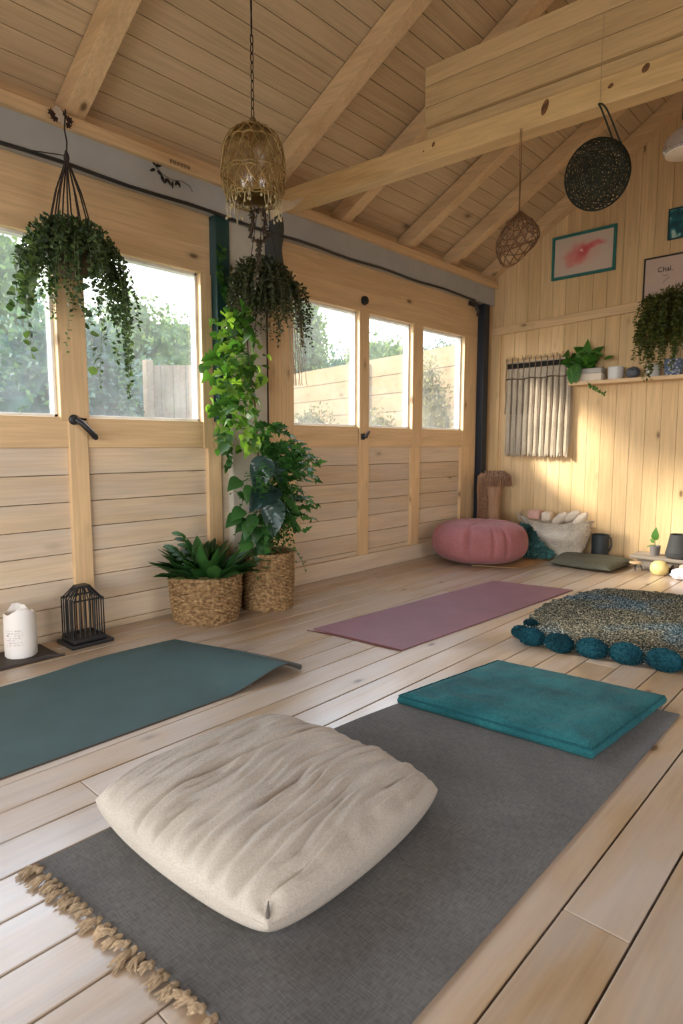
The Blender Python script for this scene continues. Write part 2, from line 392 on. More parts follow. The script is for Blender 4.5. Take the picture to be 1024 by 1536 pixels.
# windows: frame + pane + bead
for i, (ya, yb) in enumerate(WIN):
    m1 = MB(); t = 0.018
    m1.box(-3.76, -3.70, ya, yb, WZ0, WZ0 + t, bev=.002); m1.box(-3.76, -3.70, ya, yb, WZ1 - t, WZ1, bev=.002)
    m1.box(-3.76, -3.70, ya, ya + t, WZ0, WZ1, bev=.002); m1.box(-3.76, -3.70, yb - t, yb, WZ0, WZ1, bev=.002)
    w = struct('window_%d' % (i + 1), m1, M['whiteedge'])
    m2 = MB(); m2.box(-3.742, -3.738, ya + t * .5, yb - t * .5, WZ0 + t * .5, WZ1 - t * .5); obj('pane', m2, M['glass'], w)

# ------------------------------------------------------------------ far, back and right walls
def zroof(x): return Z0 + RD + S * (min(x, 2 * XRIDGE - x) - XW)
def gable(name, y0, y1, xa, xb, width, mat, hole=None):
    m1 = MB(); x = xa; r = random.Random(11)
    while x < xb - 0.01:
        w = min(width, xb - x); a = x + 0.0015; b = x + w - 0.0015
        def col(z0, za, zb):
            vs = [(a, y0, z0), (b, y0, z0), (b, y1, z0), (a, y1, z0), (a, y0, za), (b, y0, zb), (b, y1, zb), (a, y1, za)]
            m1.add(vs, [(0, 1, 5, 4), (1, 2, 6, 5), (2, 3, 7, 6), (3, 0, 4, 7), (4, 5, 6, 7), (3, 2, 1, 0)])
        za, zb = zroof(a), zroof(b)
        if hole and a >= hole[0] - .01 and b <= hole[1] + .01:
            if hole[2] > 0: col(0, hole[2], hole[2])
            col(hole[3], za, zb)
        else: col(0, za, zb)
        x += w
    bmx = struct(name, m1, mat, origin=(0, y0, 0)); return bmx
gable('wall_far', YF, YF + 0.025, XW - 0.1, XR, 0.14, M['wallvZ'])
mb = MB()
mb.box(XW - 0.1, XR + .1, YF + 0.028, YF + 0.05, 0, 5.0); struct('wall_far_backing', mb, M['gap'])
gable('wall_back', YB - 0.03, YB, XW - 0.1, XR, 0.14, M['wallvZ'], hole=(-2.80, 0.98, 0, 2.40))  # the opening is unseen, added to let in daylight from behind
m1 = MB(); y = YB
while y < YF:
    b = min(y + 0.16, YF)
    if 0.9 < y + .08 < 3.1:
        m1.box(XR, XR + 0.03, y + .001, b - .001, 0, 0.9); m1.box(XR, XR + 0.03, y + .001, b - .001, 2.3, 3.0 + RD)
    else: m1.box(XR, XR + 0.03, y + .001, b - .001, 0, 3.0 + RD)
    y = b
struct('wall_right', m1, M['wallvZ'], origin=(XR, 0, 0))
m1 = MB()
for a, b, c, d in [(.82, 3.12, .88, .94), (.82, 3.12, 2.26, 2.32), (.82, .90, .88, 2.32), (3.04, 3.12, .88, 2.32), (1.95, 2.0, .9, 2.3)]: m1.box(XR - .02, XR + .06, a, b, c, d)
w = struct('window_7', m1, M['beamZ'])  # unseen window added to bring fill daylight from the right
m2 = MB(); m2.box(XR + .01, XR + .014, .86, 3.08, .92, 2.28); obj('pane', m2, M['glass'], w)
# rail and corner batten on the far wall
m1 = MB(); m1.obox((XW + 0.0, YF - 0.02, 2.415), (0.2, YF - 0.02, 2.56), 0.045, 0.085, bev=0.004); struct('trim_40', m1, M['beamX'])
m1 = MB(); m1.box(XW, XW + 0.16, YF - 0.025, YF, 0, 2.40, bev=.003); struct('trim_41', m1, M['wallvZ'])

# ------------------------------------------------------------------ roof
def slope_boards(name, sgn):
    m1 = MB(); L_ = (XRIDGE - XW + 0.25) * math.sqrt(1 + S * S); ux = 1 / math.sqrt(1 + S * S); uz = S * ux
    d = -0.25; wB = 0.118
    while d < L_ - 0.25 / ux * 0 - 0.28:
        e = d + wB; p = []
        for q in (d + 0.002, e - 0.002):
            for o in (0, 0.02):
                xx = XW + q * ux - uz * o; zz = Z0 + RD + q * uz + ux * o
                p.append((xx if sgn > 0 else 2 * XRIDGE - xx, zz))
        vs = [(p[i][0], yy, p[i][1]) for yy in (YB - .3, YF + .3) for i in range(4)]
        fs = [(0, 2, 6, 4), (1, 5, 7, 3), (0, 1, 3, 2), (4, 6, 7, 5), (0, 4, 5, 1), (2, 3, 7, 6)]
        if sgn < 0: fs = [f[::-1] for f in fs]
        m1.add(vs, fs); d = e
    return struct(name, m1, M['ceil'], origin=(0, 0, 0))
slope_boards('ceiling', 1); slope_boards('ceiling_slope', -1)
m1 = MB()
for sgn in (1, -1):
    xs = [XW - 0.3, XRIDGE]; 
    vs = []
    for o in (0.024, 0.05):
        for q in xs:
            zz = Z0 + RD + S * (q - XW) + o * 1.2
            for yy in (YB - .3, YF + .3): vs.append((q if sgn > 0 else 2 * XRIDGE - q, yy, zz))
    m1.add(vs, [(0, 1, 3, 2), (4, 6, 7, 5), (0, 4, 5, 1), (2, 3, 7, 6), (0, 2, 6, 4), (1, 5, 7, 3)])
struct('ceiling_deck', m1, M['gap'])
m1 = MB(); m1.box(XW - .1, XW - .05, YB - .2, YF + .2, 2.9, 3.12); m1.box(XR + .03, XR + .08, YB - .2, YF + .2, 2.9, 3.2); struct('trim_42', m1, M['beamY'])
ux = 1 / math.sqrt(1 + S * S)
for i, (yc, sk) in enumerate([(-1.2, 0), (0.2, 0), (1.69, .05), (3.12, .10), (3.95, .08), (4.85, .09), (5.60, .06), (6.385, 0)]):
    m1 = MB(); off = RD / 2 * 1.02
    m1.obox((XW - 0.03, yc, Z0 + off - S * 0.03 - .008), (XRIDGE, yc + sk * (XRIDGE - XW), Z0 + off + S * (XRIDGE - XW)), 0.12, RD * ux * 0.98, bev=0.004)
    struct('trim_%d' % (50 + i), m1, M['beamX'])
    m1 = MB(); m1.obox((2 * XRIDGE - XW - 0.02, yc + 2 * sk * (XRIDGE - XW), Z0 + off + S * 0.02), (XRIDGE, yc + sk * (XRIDGE - XW), Z0 + off + S * (XRIDGE - XW)), 0.12, RD * ux * 0.98, bev=0.004)
    struct('trim_%d' % (60 + i), m1, M['beamX'])
m1 = MB(); m1.box(XRIDGE - .04, XRIDGE + .04, YB, YF, Z0 + S * (XRIDGE - XW) - 0.1, Z0 + RD + S * (XRIDGE - XW) - .02, bev=.004); struct('trim_43', m1, M['beamY'])

# tie beam and the boarded box standing on it
YBM = lambda x: 3.22 + 0.065 * (x + 3.66)
m1 = MB(); m1.obox((-3.60, YBM(-3.6) + .06, 2.955), (2.40, YBM(2.40) + .06, 2.935), 0.12, 0.135, bev=0.006)
tie = obj('tie_beam', m1, wood('knotty_beam', 'X', (0.66, 0.44, 0.20), (0.38, 0.20, 0.07), 0.5, 0.35, knots=False))
tag(tie, 'long knotty pine tie beam crossing the room below the roof', 'beam')
kn = plain('dark_knot', (0.16, 0.075, 0.03), 0.6, 0.3, 0.5, 60)
for kx, kz, ra, rb in [(-1.60, 2.965, 0.020, 0.038), (-1.10, 2.985, 0.018, 0.020), (-1.262, 2.958, 0.014, 0.011), (-2.29, 2.975, 0.010, 0.014), (-2.36, 2.955, .006, .006), (-0.7, 2.95, 0.02, .016)]:
    m1 = MB(); nn = 20; yy = YBM(kx) - 0.0015
    m1.add([(kx, yy - .001, kz)] + [(kx + ra * math.cos(2 * PI * k / nn) + .25 * rb * math.sin(2 * PI * k / nn), yy, kz + rb * math.sin(2 * PI * k / nn)) for k in range(nn)], [(0, 1 + k, 1 + (k + 1) % nn) for k in range(nn)])
    obj('knot', m1, kn, tie)
m1 = MB()
pz = [3.025, 3.10, 3.215, 3.335, 3.45]
for j in range(4):
    a, b = pz[j], pz[j + 1]; xa, xb = -2.38, 1.0
    set_in = 0.045 if j == 0 else 0.02
    m1.obox((xa, YBM(xa) + set_in + .17, (a + b) / 2), (xb, YBM(xb) + set_in + .17, (a + b) / 2), 0.34 - set_in * 0, (b - a) - 0.003, bev=0.003)
tag(obj('boarded_box', m1, wood('box_boards', 'X', (0.58, 0.40, 0.20), (0.36, 0.21, 0.09), 0.55, 0.3)), 'box clad in horizontal pine boards standing on top of the tie beam', 'boxed beam')

# cable under the header
m1 = MB(); m1.tube([(-3.585, -1.6 + i * 0.2, 2.705 + 0.006 * math.sin(i * 1.3)) for i in range(39)], 0.011, 6); tag(obj('cable', m1, M['black'], smooth=True), 'black cable running along the bottom of the pale header above the windows', 'cable')

# ------------------------------------------------------------------ latches and little fittings
def latch():
    t = thing('window_latch', 'black metal lever latch on the rail below the two left windows', 'latch', (-3.645, 1.66, 1.24))
    m1 = MB(); m1.lathe([(0.001, 0), (0.028, 0), (0.03, .012), (0.022, 0.022), (.001, .024)], (0, 0, 0), 24)
    m1.v = [(-3.655 + v[2], 1.63 + v[0], 1.30 + v[1]) for v in m1.v]; obj('boss', m1, M['black'], t, smooth=True)
    m2 = MB(); m2.tube([(-3.625, 1.635, 1.30), (-3.60, 1.66, 1.275), (-3.60, 1.70, 1.235), (-3.603, 1.735, 1.20), (-3.61, 1.745, 1.19)], [.016, .017, .016, .019, .012], 10); obj('lever', m2, M['black'], t, smooth=True)
latch()
m1 = MB(); m1.lathe([(0.001, 0), (0.036, 0), (0.04, .01), (0.034, 0.03), (.02, .036), (.001, .037)], (0, 0, 0), 28)
m1.v = [(-3.655 + v[2], 4.25 + v[0], 2.415 + v[1]) for v in m1.v]; tag(obj('round_knob', m1, M['black'], smooth=True), 'round black knob high on the mullion between windows', 'knob')
t = thing('bolt_latch', 'small black bolt at the foot of the mullion beneath the round knob', 'latch', (-3.65, 4.25, 1.20))
m1 = MB(); m1.box(-3.655, -3.635, 4.215, 4.255, 1.20, 1.255, bev=.004); obj('plate', m1, M['black'], t)
m1 = MB(); m1.tube([(-3.62, 4.245, 1.215), (-3.60, 4.265, 1.28)], .013, 10); m1.tube([(-3.635, 4.235, 1.23), (-3.605, 4.24, 1.23)], .012, 8); obj('lever', m1, M['black'], t, smooth=True)
t = thing('bracket', 'black bracket hooked at the top right corner of the right-hand door leaf', 'bracket', (-3.64, 5.92, 2.52))
m1 = MB(); m1.box(-3.655, -3.63, 5.98, 6.16, 2.655, 2.70, bev=.004); obj('plate', m1, M['black'], t)
m1 = MB(); m1.tube([(-3.625, 6.08, 2.67), (-3.60, 6.11, 2.60), (-3.61, 6.09, 2.555)], [.022, .02, .01], 10); obj('hook', m1, M['black'], t, smooth=True)

# ------------------------------------------------------------------ mats and rugs
def slab(fn, nu, nv, th, mb):
    """closed sheet: fn(u,v)->(x,y,z) top surface, thickness th downward"""
    vt = [fn(i / nu, j / nv) for j in range(nv + 1) for i in range(nu + 1)]; nn = len(vt)
    vb = [(x, y, z - th) for x, y, z in vt]; fs = []
    W = nu + 1
    for j in range(nv):
        for i in range(nu):
            a = j * W + i; fs.append((a, a + 1, a + 1 + W, a + W)); fs.append((a + nn, a + W + nn, a + 1 + W + nn, a + 1 + nn))
    for i in range(nu): fs.append((i, i + nn, i + 1 + nn, i + 1)); a = nv * W + i; fs.append((a, a + 1, a + 1 + nn, a + nn))
    for j in range(nv): a = j * W; fs.append((a, a + W, a + W + nn, a + nn)); a = j * W + nu; fs.append((a, a + nn, a + W + nn, a + W))
    mb.add(vt + vb, fs)
greym = fabric('grey_woven_mat', (0.115, 0.108, 0.10), 260, 0.15, 0.9, weave=True, sheen=0.1)
gm = thing('woven_floor_mat', 'large grey woven floor mat with tan tassels along its near edge', 'floor mat', (-1.17, 1.75, 0))
m1 = MB()
slab(lambda u, v: (-1.69 + 1.035 * u + .19 * (1 - u) * v ** 2.5, (0.592 + 0.085 * u) * (1 - v) + (2.72 + .12 * u) * v, 0.008 + 0.0012 * noise.noise(Vector((u * 6, v * 12, 0)))), 40, 80, 0.0075, m1)
obj('mat', m1, greym, gm, smooth=True)
tanm = fabric('tan_yarn', (0.34, 0.245, 0.15), 300, 0.25, 0.8)
rt_ = random.Random(5)
for k in range(34):
    u = (k + 0.5) / 34 + rt_.uniform(-.008, .008); bx = -1.69 + 1.035 * u; by = 0.592 + 0.085 * u
    m1 = MB(); ln = rt_.uniform(0.028, 0.052) * (1.15 if k % 5 == 0 else 1); a = -PI / 2 + rt_.uniform(-.9, .5)
    m1.blob((bx + 0.2 * .012 * math.cos(a), by - 0.004, 0.009), (0.009, 0.011, 0.008), 2, 0.4, 3, k)
    for s_ in range(9):
        aa = a + rt_.uniform(-.45, .45); l2 = ln * rt_.uniform(.7, 1.1); z1 = rt_.uniform(0.003, 0.008)
        p0 = Vector((bx, by - 0.005, 0.010)); p3 = p0 + Vector((math.cos(aa) * l2, math.sin(aa) * l2, z1 - 0.010))
        mid = (p0 + p3) / 2 + Vector((rt_.uniform(-.006, .006), rt_.uniform(-.006, .006), rt_.uniform(0.002, .008)))
        m1.tube([p0, p0.lerp(mid, .6) + Vector((0, 0, .002)), mid, p3], [.0032, .0042, .0036, .002], 5)
    obj('tassel', m1, tanm, gm, smooth=True)

def pillow_mesh(mb, c, hx, hy, ztop, zseam, pw, corner, wr, nu=150, ang=0.0, side=0.5, notch=None, bott=1.0, skew=(0, 0), pinch=0.0):
    ca, sa = math.cos(ang), math.sin(ang)
    def plan(u, v):
        # square with softened corners, corners kept slightly peaked
        k = 1 - corner * (u * u * v * v) ** 1.0
        k2u = 1 - pinch * (1 - v * v) * abs(u) ** 3; k2v = 1 - pinch * (1 - u * u) * abs(v) ** 3
        return u * hx * k * k2u, v * hy * k * k2v
    def env(u, v): return max(0, (1 - abs(u) ** pw)) ** side * max(0, (1 - abs(v) ** pw)) ** side
    def top(a, b):
        u = math.sin((a - .5) * PI) ; v = math.sin((b - .5) * PI)
        u = .55 * u + .45 * (2 * a - 1); v = .55 * v + .45 * (2 * b - 1)
        x, y = plan(u, v); e = env(u, v)
        z = zseam + (ztop - zseam) * e + wr(u, v) * min(1, e * 2.2)
        if notch:
            d = math.hypot(u - notch[0], v - notch[1]); k = math.exp(-(d / .07) ** 2); z -= 0.02 * k
        return (c[0] + x * ca - y * sa + skew[0] * v, c[1] + x * sa + y * ca + skew[1] * u, c[2] + z)
    def bot(a, b):
        u = math.sin((a - .5) * PI) ; v = math.sin((b - .5) * PI)
        u = .55 * u + .45 * (2 * a - 1); v = .55 * v + .45 * (2 * b - 1)
        x, y = plan(u, v); e = min(1, env(u, v) * 1.6)
        z = zseam - (zseam - 0.002) * e * bott + .3 * wr(u, v) * 0
        return (c[0] + x * ca - y * sa + skew[0] * v, c[1] + x * sa + y * ca + skew[1] * u, c[2] + z)
    mb.grid(nu, nu, top); mb.grid(nu, nu, bot, flip=True)
linen = fabric('natural_linen', (0.46, 0.405, 0.34), 900, 0.06, 0.4, sheen=0.0)
def wr_p(u, v):
    s = 0.0
    for (u0, k, c, w, a) in [(-0.30, .05, .10, .035, -.012), (-0.245, .05, .10, .03, .009), (0.10, -.03, .06, .05, -.006), (0.30, -.05, .05, .04, -.006), (0.36, -.05, .05, .035, .004), (-.62, .1, .1, .05, -.006), (.62, -.1, 0, .05, -.005), (-.05, 0, .08, .04, .004)]:
        s += 1.9 * a * math.exp(-((u - u0 - k * v - c * v * v * .6) / w) ** 2) * (0.6 + .9 * noise.noise(Vector((u0 * 9, v * 2.2, 3))))
    wu = u + .05 * math.sin(v * 2.2) + .07 * noise.noise(Vector((v * 1.6, u * 2, 0))); s += 0.0105 * noise.noise(Vector((wu * 9, v * 1.3, 1.3))) + 0.010 * (.35 - abs(noise.noise(Vector((wu * 13, v * 1.1, 6))))) + 0.0075 * noise.noise(Vector((wu * 21, v * 2.2, 4))) * (.5 + max(0, noise.noise(Vector((u * 3, v * 2, 8)))) * 2) + .0030 * noise.noise(Vector((wu * 45, v * 5, 2)))
    near = max(0, -v - .45) / .55
    s += 0.020 * near * noise.noise(Vector((u * 14, v * 1.5, 9)))
    far = max(0, u - .6) / .4
    s += 0.004 * far * noise.noise(Vector((v * 9, u * 4, 2)))
    return s
m1 = MB(); pillow_mesh(m1, (-1.385, 1.172, 0.006), 0.402, 0.380, 0.165, 0.070, 3.6, 0.05, wr_p, 190, math.radians(2.5), 0.36, notch=(0.93, -0.93), pinch=-0.035)
pl = thing('floor_cushion', 'plump natural linen floor cushion lying on the grey woven mat', 'cushion', (-1.37, 1.17, 0.006))
pc_ = obj('cover', m1, linen, pl, smooth='all')
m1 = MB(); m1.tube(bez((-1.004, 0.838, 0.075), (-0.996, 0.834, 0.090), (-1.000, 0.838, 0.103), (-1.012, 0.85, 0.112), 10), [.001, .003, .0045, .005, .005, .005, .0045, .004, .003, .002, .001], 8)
obj('corner_tuck_shade', m1, plain('tuck_shadow_cloth', (0.10, 0.085, 0.07), .9), pc_, smooth=True)  # dark strip coloured as the shade inside the pinched corner

tealf = fabric('teal_velour', (0.016, 0.105, 0.12), 300, 0.25, 0.35, sheen=0.05, color2=(0.022, 0.135, 0.145))
tc_ = thing('seat_cushion', 'flat teal seat cushion with piped edge at the far end of the grey mat', 'cushion', (-1.2, 2.5, 0.008))
def wr_t(u, v): return 0.007 * noise.noise(Vector((u * 3.2 + v * 1.5, v * 2.2 - u, 5))) + 0.003 * noise.noise(Vector((u * 8, v * 6, 7)))
QA, QB, QC, QD = Vector((-1.60, 2.115, 0)), Vector((-0.785, 2.20, 0)), Vector((-0.735, 2.905, 0)), Vector((-1.50, 2.815, 0))
def quadp(a, b): return QA.lerp(QB, a).lerp(QD.lerp(QC, a), b)
m1 = MB(); NB = 90
prof = [(0.0, 0.010), (0.0, 0.0), (0, 0)]
def ttop(a, b):
    p = quadp(a, b); u = 2 * a - 1; v = 2 * b - 1; dd = min(a, 1 - a, b, 1 - b)
    z = 0.046 + 0.018 * (1 - u ** 4) * (1 - v ** 4) + 1.5 * wr_t(u, v) * min(1, dd * 10) - 0.010 * math.exp(-(dd / .022) ** 2) + .002 * noise.noise(p * 22)
    return (p.x, p.y, 0.008 + z)
m1.grid(NB, NB, ttop)
m1.grid(NB, NB, lambda a, b: (*quadp(a, b)[:2], 0.0085), flip=True)
per = [(i / NB, 0) for i in range(NB)] + [(1, i / NB) for i in range(NB)] + [(1 - i / NB, 1) for i in range(NB)] + [(0, 1 - i / NB) for i in range(NB)]
cen = (QA + QB + QC + QD) / 4; K = 7; vs = []
for kk in range(K + 1):
    t_ = kk / K
    for (a, b) in per:
        p = quadp(a, b); top_ = ttop(a, b)[2]; o = (p - cen).normalized() * (0.012 * math.sin(t_ * PI) ** .7 + .004 * noise.noise(p * 14 + Vector((0, 0, t_))))
        vs.append((p.x + o.x, p.y + o.y, 0.0085 + (top_ - 0.0085) * t_))
fs = []; P = len(per)
for kk in range(K):
    for i in range(P): fs.append((kk * P + i, kk * P + (i + 1) % P, (kk + 1) * P + (i + 1) % P, (kk + 1) * P + i))
m1.add(vs, fs); tcv = obj('cover', m1, tealf, tc_, smooth='all')
m1 = MB(); m1.tube([Vector(ttop(a, b)) + (quadp(a, b) - cen).normalized() * .002 for a, b in per], 0.0042, 6, closed=True); obj('piping', m1, fabric('teal_piping', (0.016, 0.095, 0.11), 300), tcv, smooth=True)

# green yoga mat with lifted, curled right end
GA, GB, GC, GD = Vector((-3.12, -0.25, 0)), Vector((-2.245, -0.25, 0)), Vector((-2.23, 2.10, 0)), Vector((-3.11, 1.93, 0))
def gfn(u, v):
    p = GA.lerp(GB, u).lerp(GD.lerp(GC, u), v); z = 0.006
    e = max(0, v - 0.80) / 0.20
    lift = (0.2 + 0.8 * u ** 1.2)
    z += 0.060 * lift * math.sin(min(1, e) * PI * 0.62) ** 2
    z += 0.022 * math.exp(-((v - .80) / .12) ** 2) * (1 - u)
    if v > 0.965 and u > 0.35: z -= 0.035 * (v - .965) / .035 * ((u - .35) / .65) ** 2
    return (p.x, p.y, z)
m1 = MB(); slab(gfn, 40, 120, 0.005, m1)
gmt = thing('yoga_mat', 'dark green yoga mat at the left with its right end lifting off the floor', 'yoga mat', (-2.7, 0.9, 0), 'yoga mats')
obj('mat', m1, plain('green_yoga_foam', (0.042, 0.078, 0.074), 0.62, 0.3, 0.1, 5, 0.2, 400), gmt, smooth=True)
m1 = MB()
pe = [Vector(gfn(u / 20, 1.0)) + Vector((0, 0.006, -0.003)) for u in range(8, 21)]
m1.tube([p + Vector((0, 0, 0)) for p in pe], [.002 + .012 * (i / 12) for i in range(13)], 10); obj('curled_edge', m1, plain('grey_mat_backing', (0.09, 0.085, 0.075), .8), gmt, smooth=True)
m1 = MB(); m1.tube([Vector(gfn(1.0, v / 60)) + Vector((0.001, 0, -0.003)) for v in range(61)], 0.0035, 5); obj('edge_backing', m1, plain('brown_mat_edge', (0.06, 0.045, 0.035), .8), gmt)
# purple mat
PA, PBq, PC, PDq = Vector((-2.69, 2.655, 0)), Vector((-2.035, 2.70, 0)), Vector((-1.915, 4.79, 0)), Vector((-2.545, 4.665, 0))
m1 = MB(); slab(lambda u, v: (*PA.lerp(PBq, u).lerp(PDq.lerp(PC, u), v)[:2], 0.007 + 0.003 * max(0, noise.noise(Vector((u * 2, v * 4, 1))))), 24, 60, 0.006, m1)
pm = thing('yoga_mat', 'mauve yoga mat lying in the middle of the room', 'yoga mat', (-2.3, 3.7, 0), 'yoga mats')
obj('mat', m1, plain('mauve_yoga_foam', (0.235, 0.105, 0.125), 0.55, 0.35, 0.1, 4, 0.2, 400), pm, smooth=True)
m1 = MB(); m1.tube([PA + Vector((-.01, -.045, .004)), PA.lerp(PBq, .3) + Vector((0, -.012, .006)), PA.lerp(PBq, .9) + Vector((0, -.006, .006)), PBq + Vector((0.0, -.002, .006))], [.002, .006, .006, .003], 6)
obj('rolled_edge', m1, plain('maroon_mat_edge', (0.10, 0.025, 0.02), .7), pm, smooth=True)

# crochet rug with pompoms
m_, nt, out = newmat('heathered_crochet'); tc0 = N(nt, 'ShaderNodeTexCoord')
na = N(nt, 'ShaderNodeTexNoise', Scale=95.0, Detail=3.0, Roughness=.7); L(nt, tc0.outputs['Object'], na.inputs['Vector'])
nb = N(nt, 'ShaderNodeTexNoise', Scale=2.2, Detail=2.0); L(nt, tc0.outputs['Object'], nb.inputs['Vector'])
ca = ramp(nt, na.outputs['Fac'], [(0.43, (0.016, 0.024, 0.022)), (0.50, (0.075, 0.075, 0.055)), (0.57, (0.28, 0.25, 0.17)), (0.66, (0.55, 0.50, 0.38))])
cb = ramp(nt, na.outputs['Fac'], [(0.43, (0.010, 0.025, 0.032)), (0.51, (0.05, 0.10, 0.12)), (0.57, (0.22, 0.28, 0.30)), (0.65, (0.50, 0.54, 0.54))])
nf = ramp(nt, nb.outputs['Fac'], [(0.48, g(0)), (0.62, g(1))]); cc = mixc(nt, nf, ca, cb)
bb = bsdf(nt, out, cc, .95, .1); bump(nt, bb, na.outputs['Fac'], 1.0, 0.01); crochet = m_
rg = thing('crochet_rug', 'chunky speckled crochet rug edged with teal pompoms', 'rug', (-1.0, 4.3, 0))
def rfn(u, v):
    A, B, C_, D = Vector((-1.60, 3.30, 0)), Vector((-0.25, 3.52, 0)), Vector((-0.35, 5.45, 0)), Vector((-1.72, 5.0, 0))
    bulge = -0.20 * math.sin(v * PI) * (1 - u) + .01 * math.sin(v * 60) * (1 - u)
    p = A.lerp(B, u).lerp(D.lerp(C_, u), v); p.x += bulge
    z = 0.022 + 0.008 * noise.noise(Vector((u * 30, v * 40, 0))) + .005 * math.sin(v * 150) + 0.01 * noise.noise(Vector((u * 4, v * 5, 3)))
    return (p.x, p.y + .008 * math.sin(u * 50) * (1 if v in (0, 1) else 0), z)
m1 = MB(); slab(rfn, 90, 150, 0.02, m1); obj('rug', m1, crochet, rg, smooth=True)
ty = fabric('teal_yarn', (0.008, 0.048, 0.068), 200, 0.3, 1.0, color2=(0.012, 0.075, 0.10))
pts = [(-1.705, 3.62, .030), (-1.655, 3.385, .040), (-1.555, 3.31, .055), (-1.385, 3.30, .056), (-1.215, 3.33, .058), (-1.045, 3.36, .060), (-0.865, 3.385, .062), (-0.69, 3.42, .06), (-0.52, 3.44, .06)]
for i, (px, py, r_) in enumerate(pts):
    r_ *= 1.08; m1 = MB(); m1.blob((px, py, r_ * .80), (r_ * 1.22, r_ * 1.0, r_ * .82), 5, 0.12, 7, i)
    for q in range(900):
        d = rv(); p = Vector((px + d.x * r_ * 1.27, py + d.y * r_ * .99, max(.004, r_ * .78 + d.z * r_ * .79)))
        m1.tiny(p, d * .8 + rv() * .8, rv(), 0.012, 0.006)
    obj('pompom', m1, ty, rg)
# ------------------------------------------------------------------ cushions and clutter at the far end
m1 = MB()
def hexcush(a, b):
    u, v = 2 * a - 1, 2 * b - 1; k = 1 - .04 * u * u * v * v
    A, B, C_, D = Vector((-2.50, 5.66, 0)), Vector((-1.93, 5.64, 0)), Vector((-1.90, 6.28, 0)), Vector((-2.62, 6.26, 0))
    p = A.lerp(B, a).lerp(D.lerp(C_, a), b); return p
def hc_top(a, b):
    u, v = 2 * a - 1, 2 * b - 1; p = hexcush(.5 + .5 * math.sin(u * PI / 2), .5 + .5 * math.sin(v * PI / 2))
    e = max(0, 1 - abs(math.sin(u * PI / 2)) ** 6) ** .5 * max(0, 1 - abs(math.sin(v * PI / 2)) ** 6) ** .5
    return (p.x, p.y, 0.03 + 0.045 * e + .006 * noise.noise(Vector((u * 2, v * 2, 4))))
def hc_bot(a, b):
    x, y, z = hc_top(a, b); u, v = 2 * a - 1, 2 * b - 1
    e = max(0, 1 - abs(math.sin(u * PI / 2)) ** 6) ** .5 * max(0, 1 - abs(math.sin(v * PI / 2)) ** 6) ** .5
    return (x, y, 0.03 + .006 * noise.noise(Vector((u * 2, v * 2, 4))) - 0.027 * e)
m1.grid(50, 50, hc_top); m1.grid(50, 50, hc_bot, flip=True)
tag(obj('flat_cushion', m1, fabric('olive_grey_cloth', (0.13, 0.125, 0.085), 250, 0.12), smooth='all'), 'flat olive grey cushion on the floor by the far wall', 'cushion')

# pouf
pinkf = fabric('dusty_rose_cloth', (0.34, 0.13, 0.13), 260, 0.12, 0.4, sheen=0.1)
pf = thing('pouf', 'round dusty pink pouf with gathered pleats on the floor', 'pouf', (-3.12, 5.45, 0))
def poufn(a, b):
    th = 2 * PI * a; ph = (b - .5) * PI
    r = 0.47 * max(0, math.cos(ph)) ** .45; z = math.sin(ph)
    z = 0.195 + (0.215 if z > 0 else 0.19) * (abs(z) ** .9) * (1 if z > 0 else -1)
    topw = max(0, math.cos(ph)) ** .5 * max(0, min(1, (ph + .9) / 1.3)) * max(0.15, 1 - max(0, ph - .5) / .7)
    pl_ = 0
    for k, (t0, dpt, wd) in enumerate([(-1.30, .065, .05), (-0.75, .03, .035), (-.45, .035, .05), (.7, .03, .06), (1.9, .03, .05), (2.9, .03, .05), (-2.35, .03, .05)]):
        d = (th - t0 + PI) % (2 * PI) - PI; pl_ += dpt * math.exp(-(d / wd) ** 2)
    r = r - pl_ * topw + .007 * topw * noise.noise(Vector((math.cos(th) * 6, math.sin(th) * 6, ph)))
    z -= .25 * pl_ * max(0, math.sin(ph)) - 0
    if ph > .9: z -= 0.02 * ((ph - .9) / .67) ** 2
    return (-3.13 + r * math.cos(th), 5.43 + r * math.sin(th), max(0.002, z))
m1 = MB(); m1.grid(200, 70, poufn); pcv = obj('cover', m1, pinkf, pf, smooth='all')
m1 = MB(); m1.blob((-3.12, 5.45, .386), (.03, .03, .010), 3, .05); obj('button', m1, pinkf, pcv, smooth=True)
m1 = MB(); slab(lambda u, v: (-3.05 + .42 * u, 5.15 + .70 * v + .18 * u, .006), 4, 4, .005, m1)
tag(obj('cork_mat', m1, plain('cork', (0.36, 0.22, 0.10), .8)), 'thin brown mat poking out from beneath the pink pouf', 'mat')

# tall dried bundle in the corner
brk = wood('shaggy_bark', 'Z', (0.34, 0.20, 0.12), (0.04, 0.02, 0.01), .9, .1, knots=False)
bk = thing('dried_bundle', 'shaggy brown bundle of dried stems standing in the far corner behind the pouf', 'dried bundle', (-3.40, 6.12, 0))
m1 = MB()
def bkf(r, z, a):
    rr = r * (1 + .12 * noise.noise(Vector((math.cos(a) * 3, math.sin(a) * 3, z * 2))) + .08 * noise.noise(Vector((math.cos(a) * 12, math.sin(a) * 12, z * 1.5))))
    return rr, z + .03 * noise.noise(Vector((math.cos(a) * 5, math.sin(a) * 5, 3))) * (1 if z > .5 else 0)
m1.lathe([(.10, 0), (.11, .2), (.10, .45), (.105, .65), (.10, .80), (.07, .83), (.02, .80)], (-3.46, 6.14, 0), 70, fn=bkf); m1.lathe([(.07, 0), (.075, .3), (.07, .55), (.09, .70), (.12, .79), (.10, .83), (.02, .84)], (-3.35, 6.09, 0), 60, fn=bkf); obj('trunk', m1, brk, bk, smooth=True)
m1 = MB(); rr_ = random.Random(9)
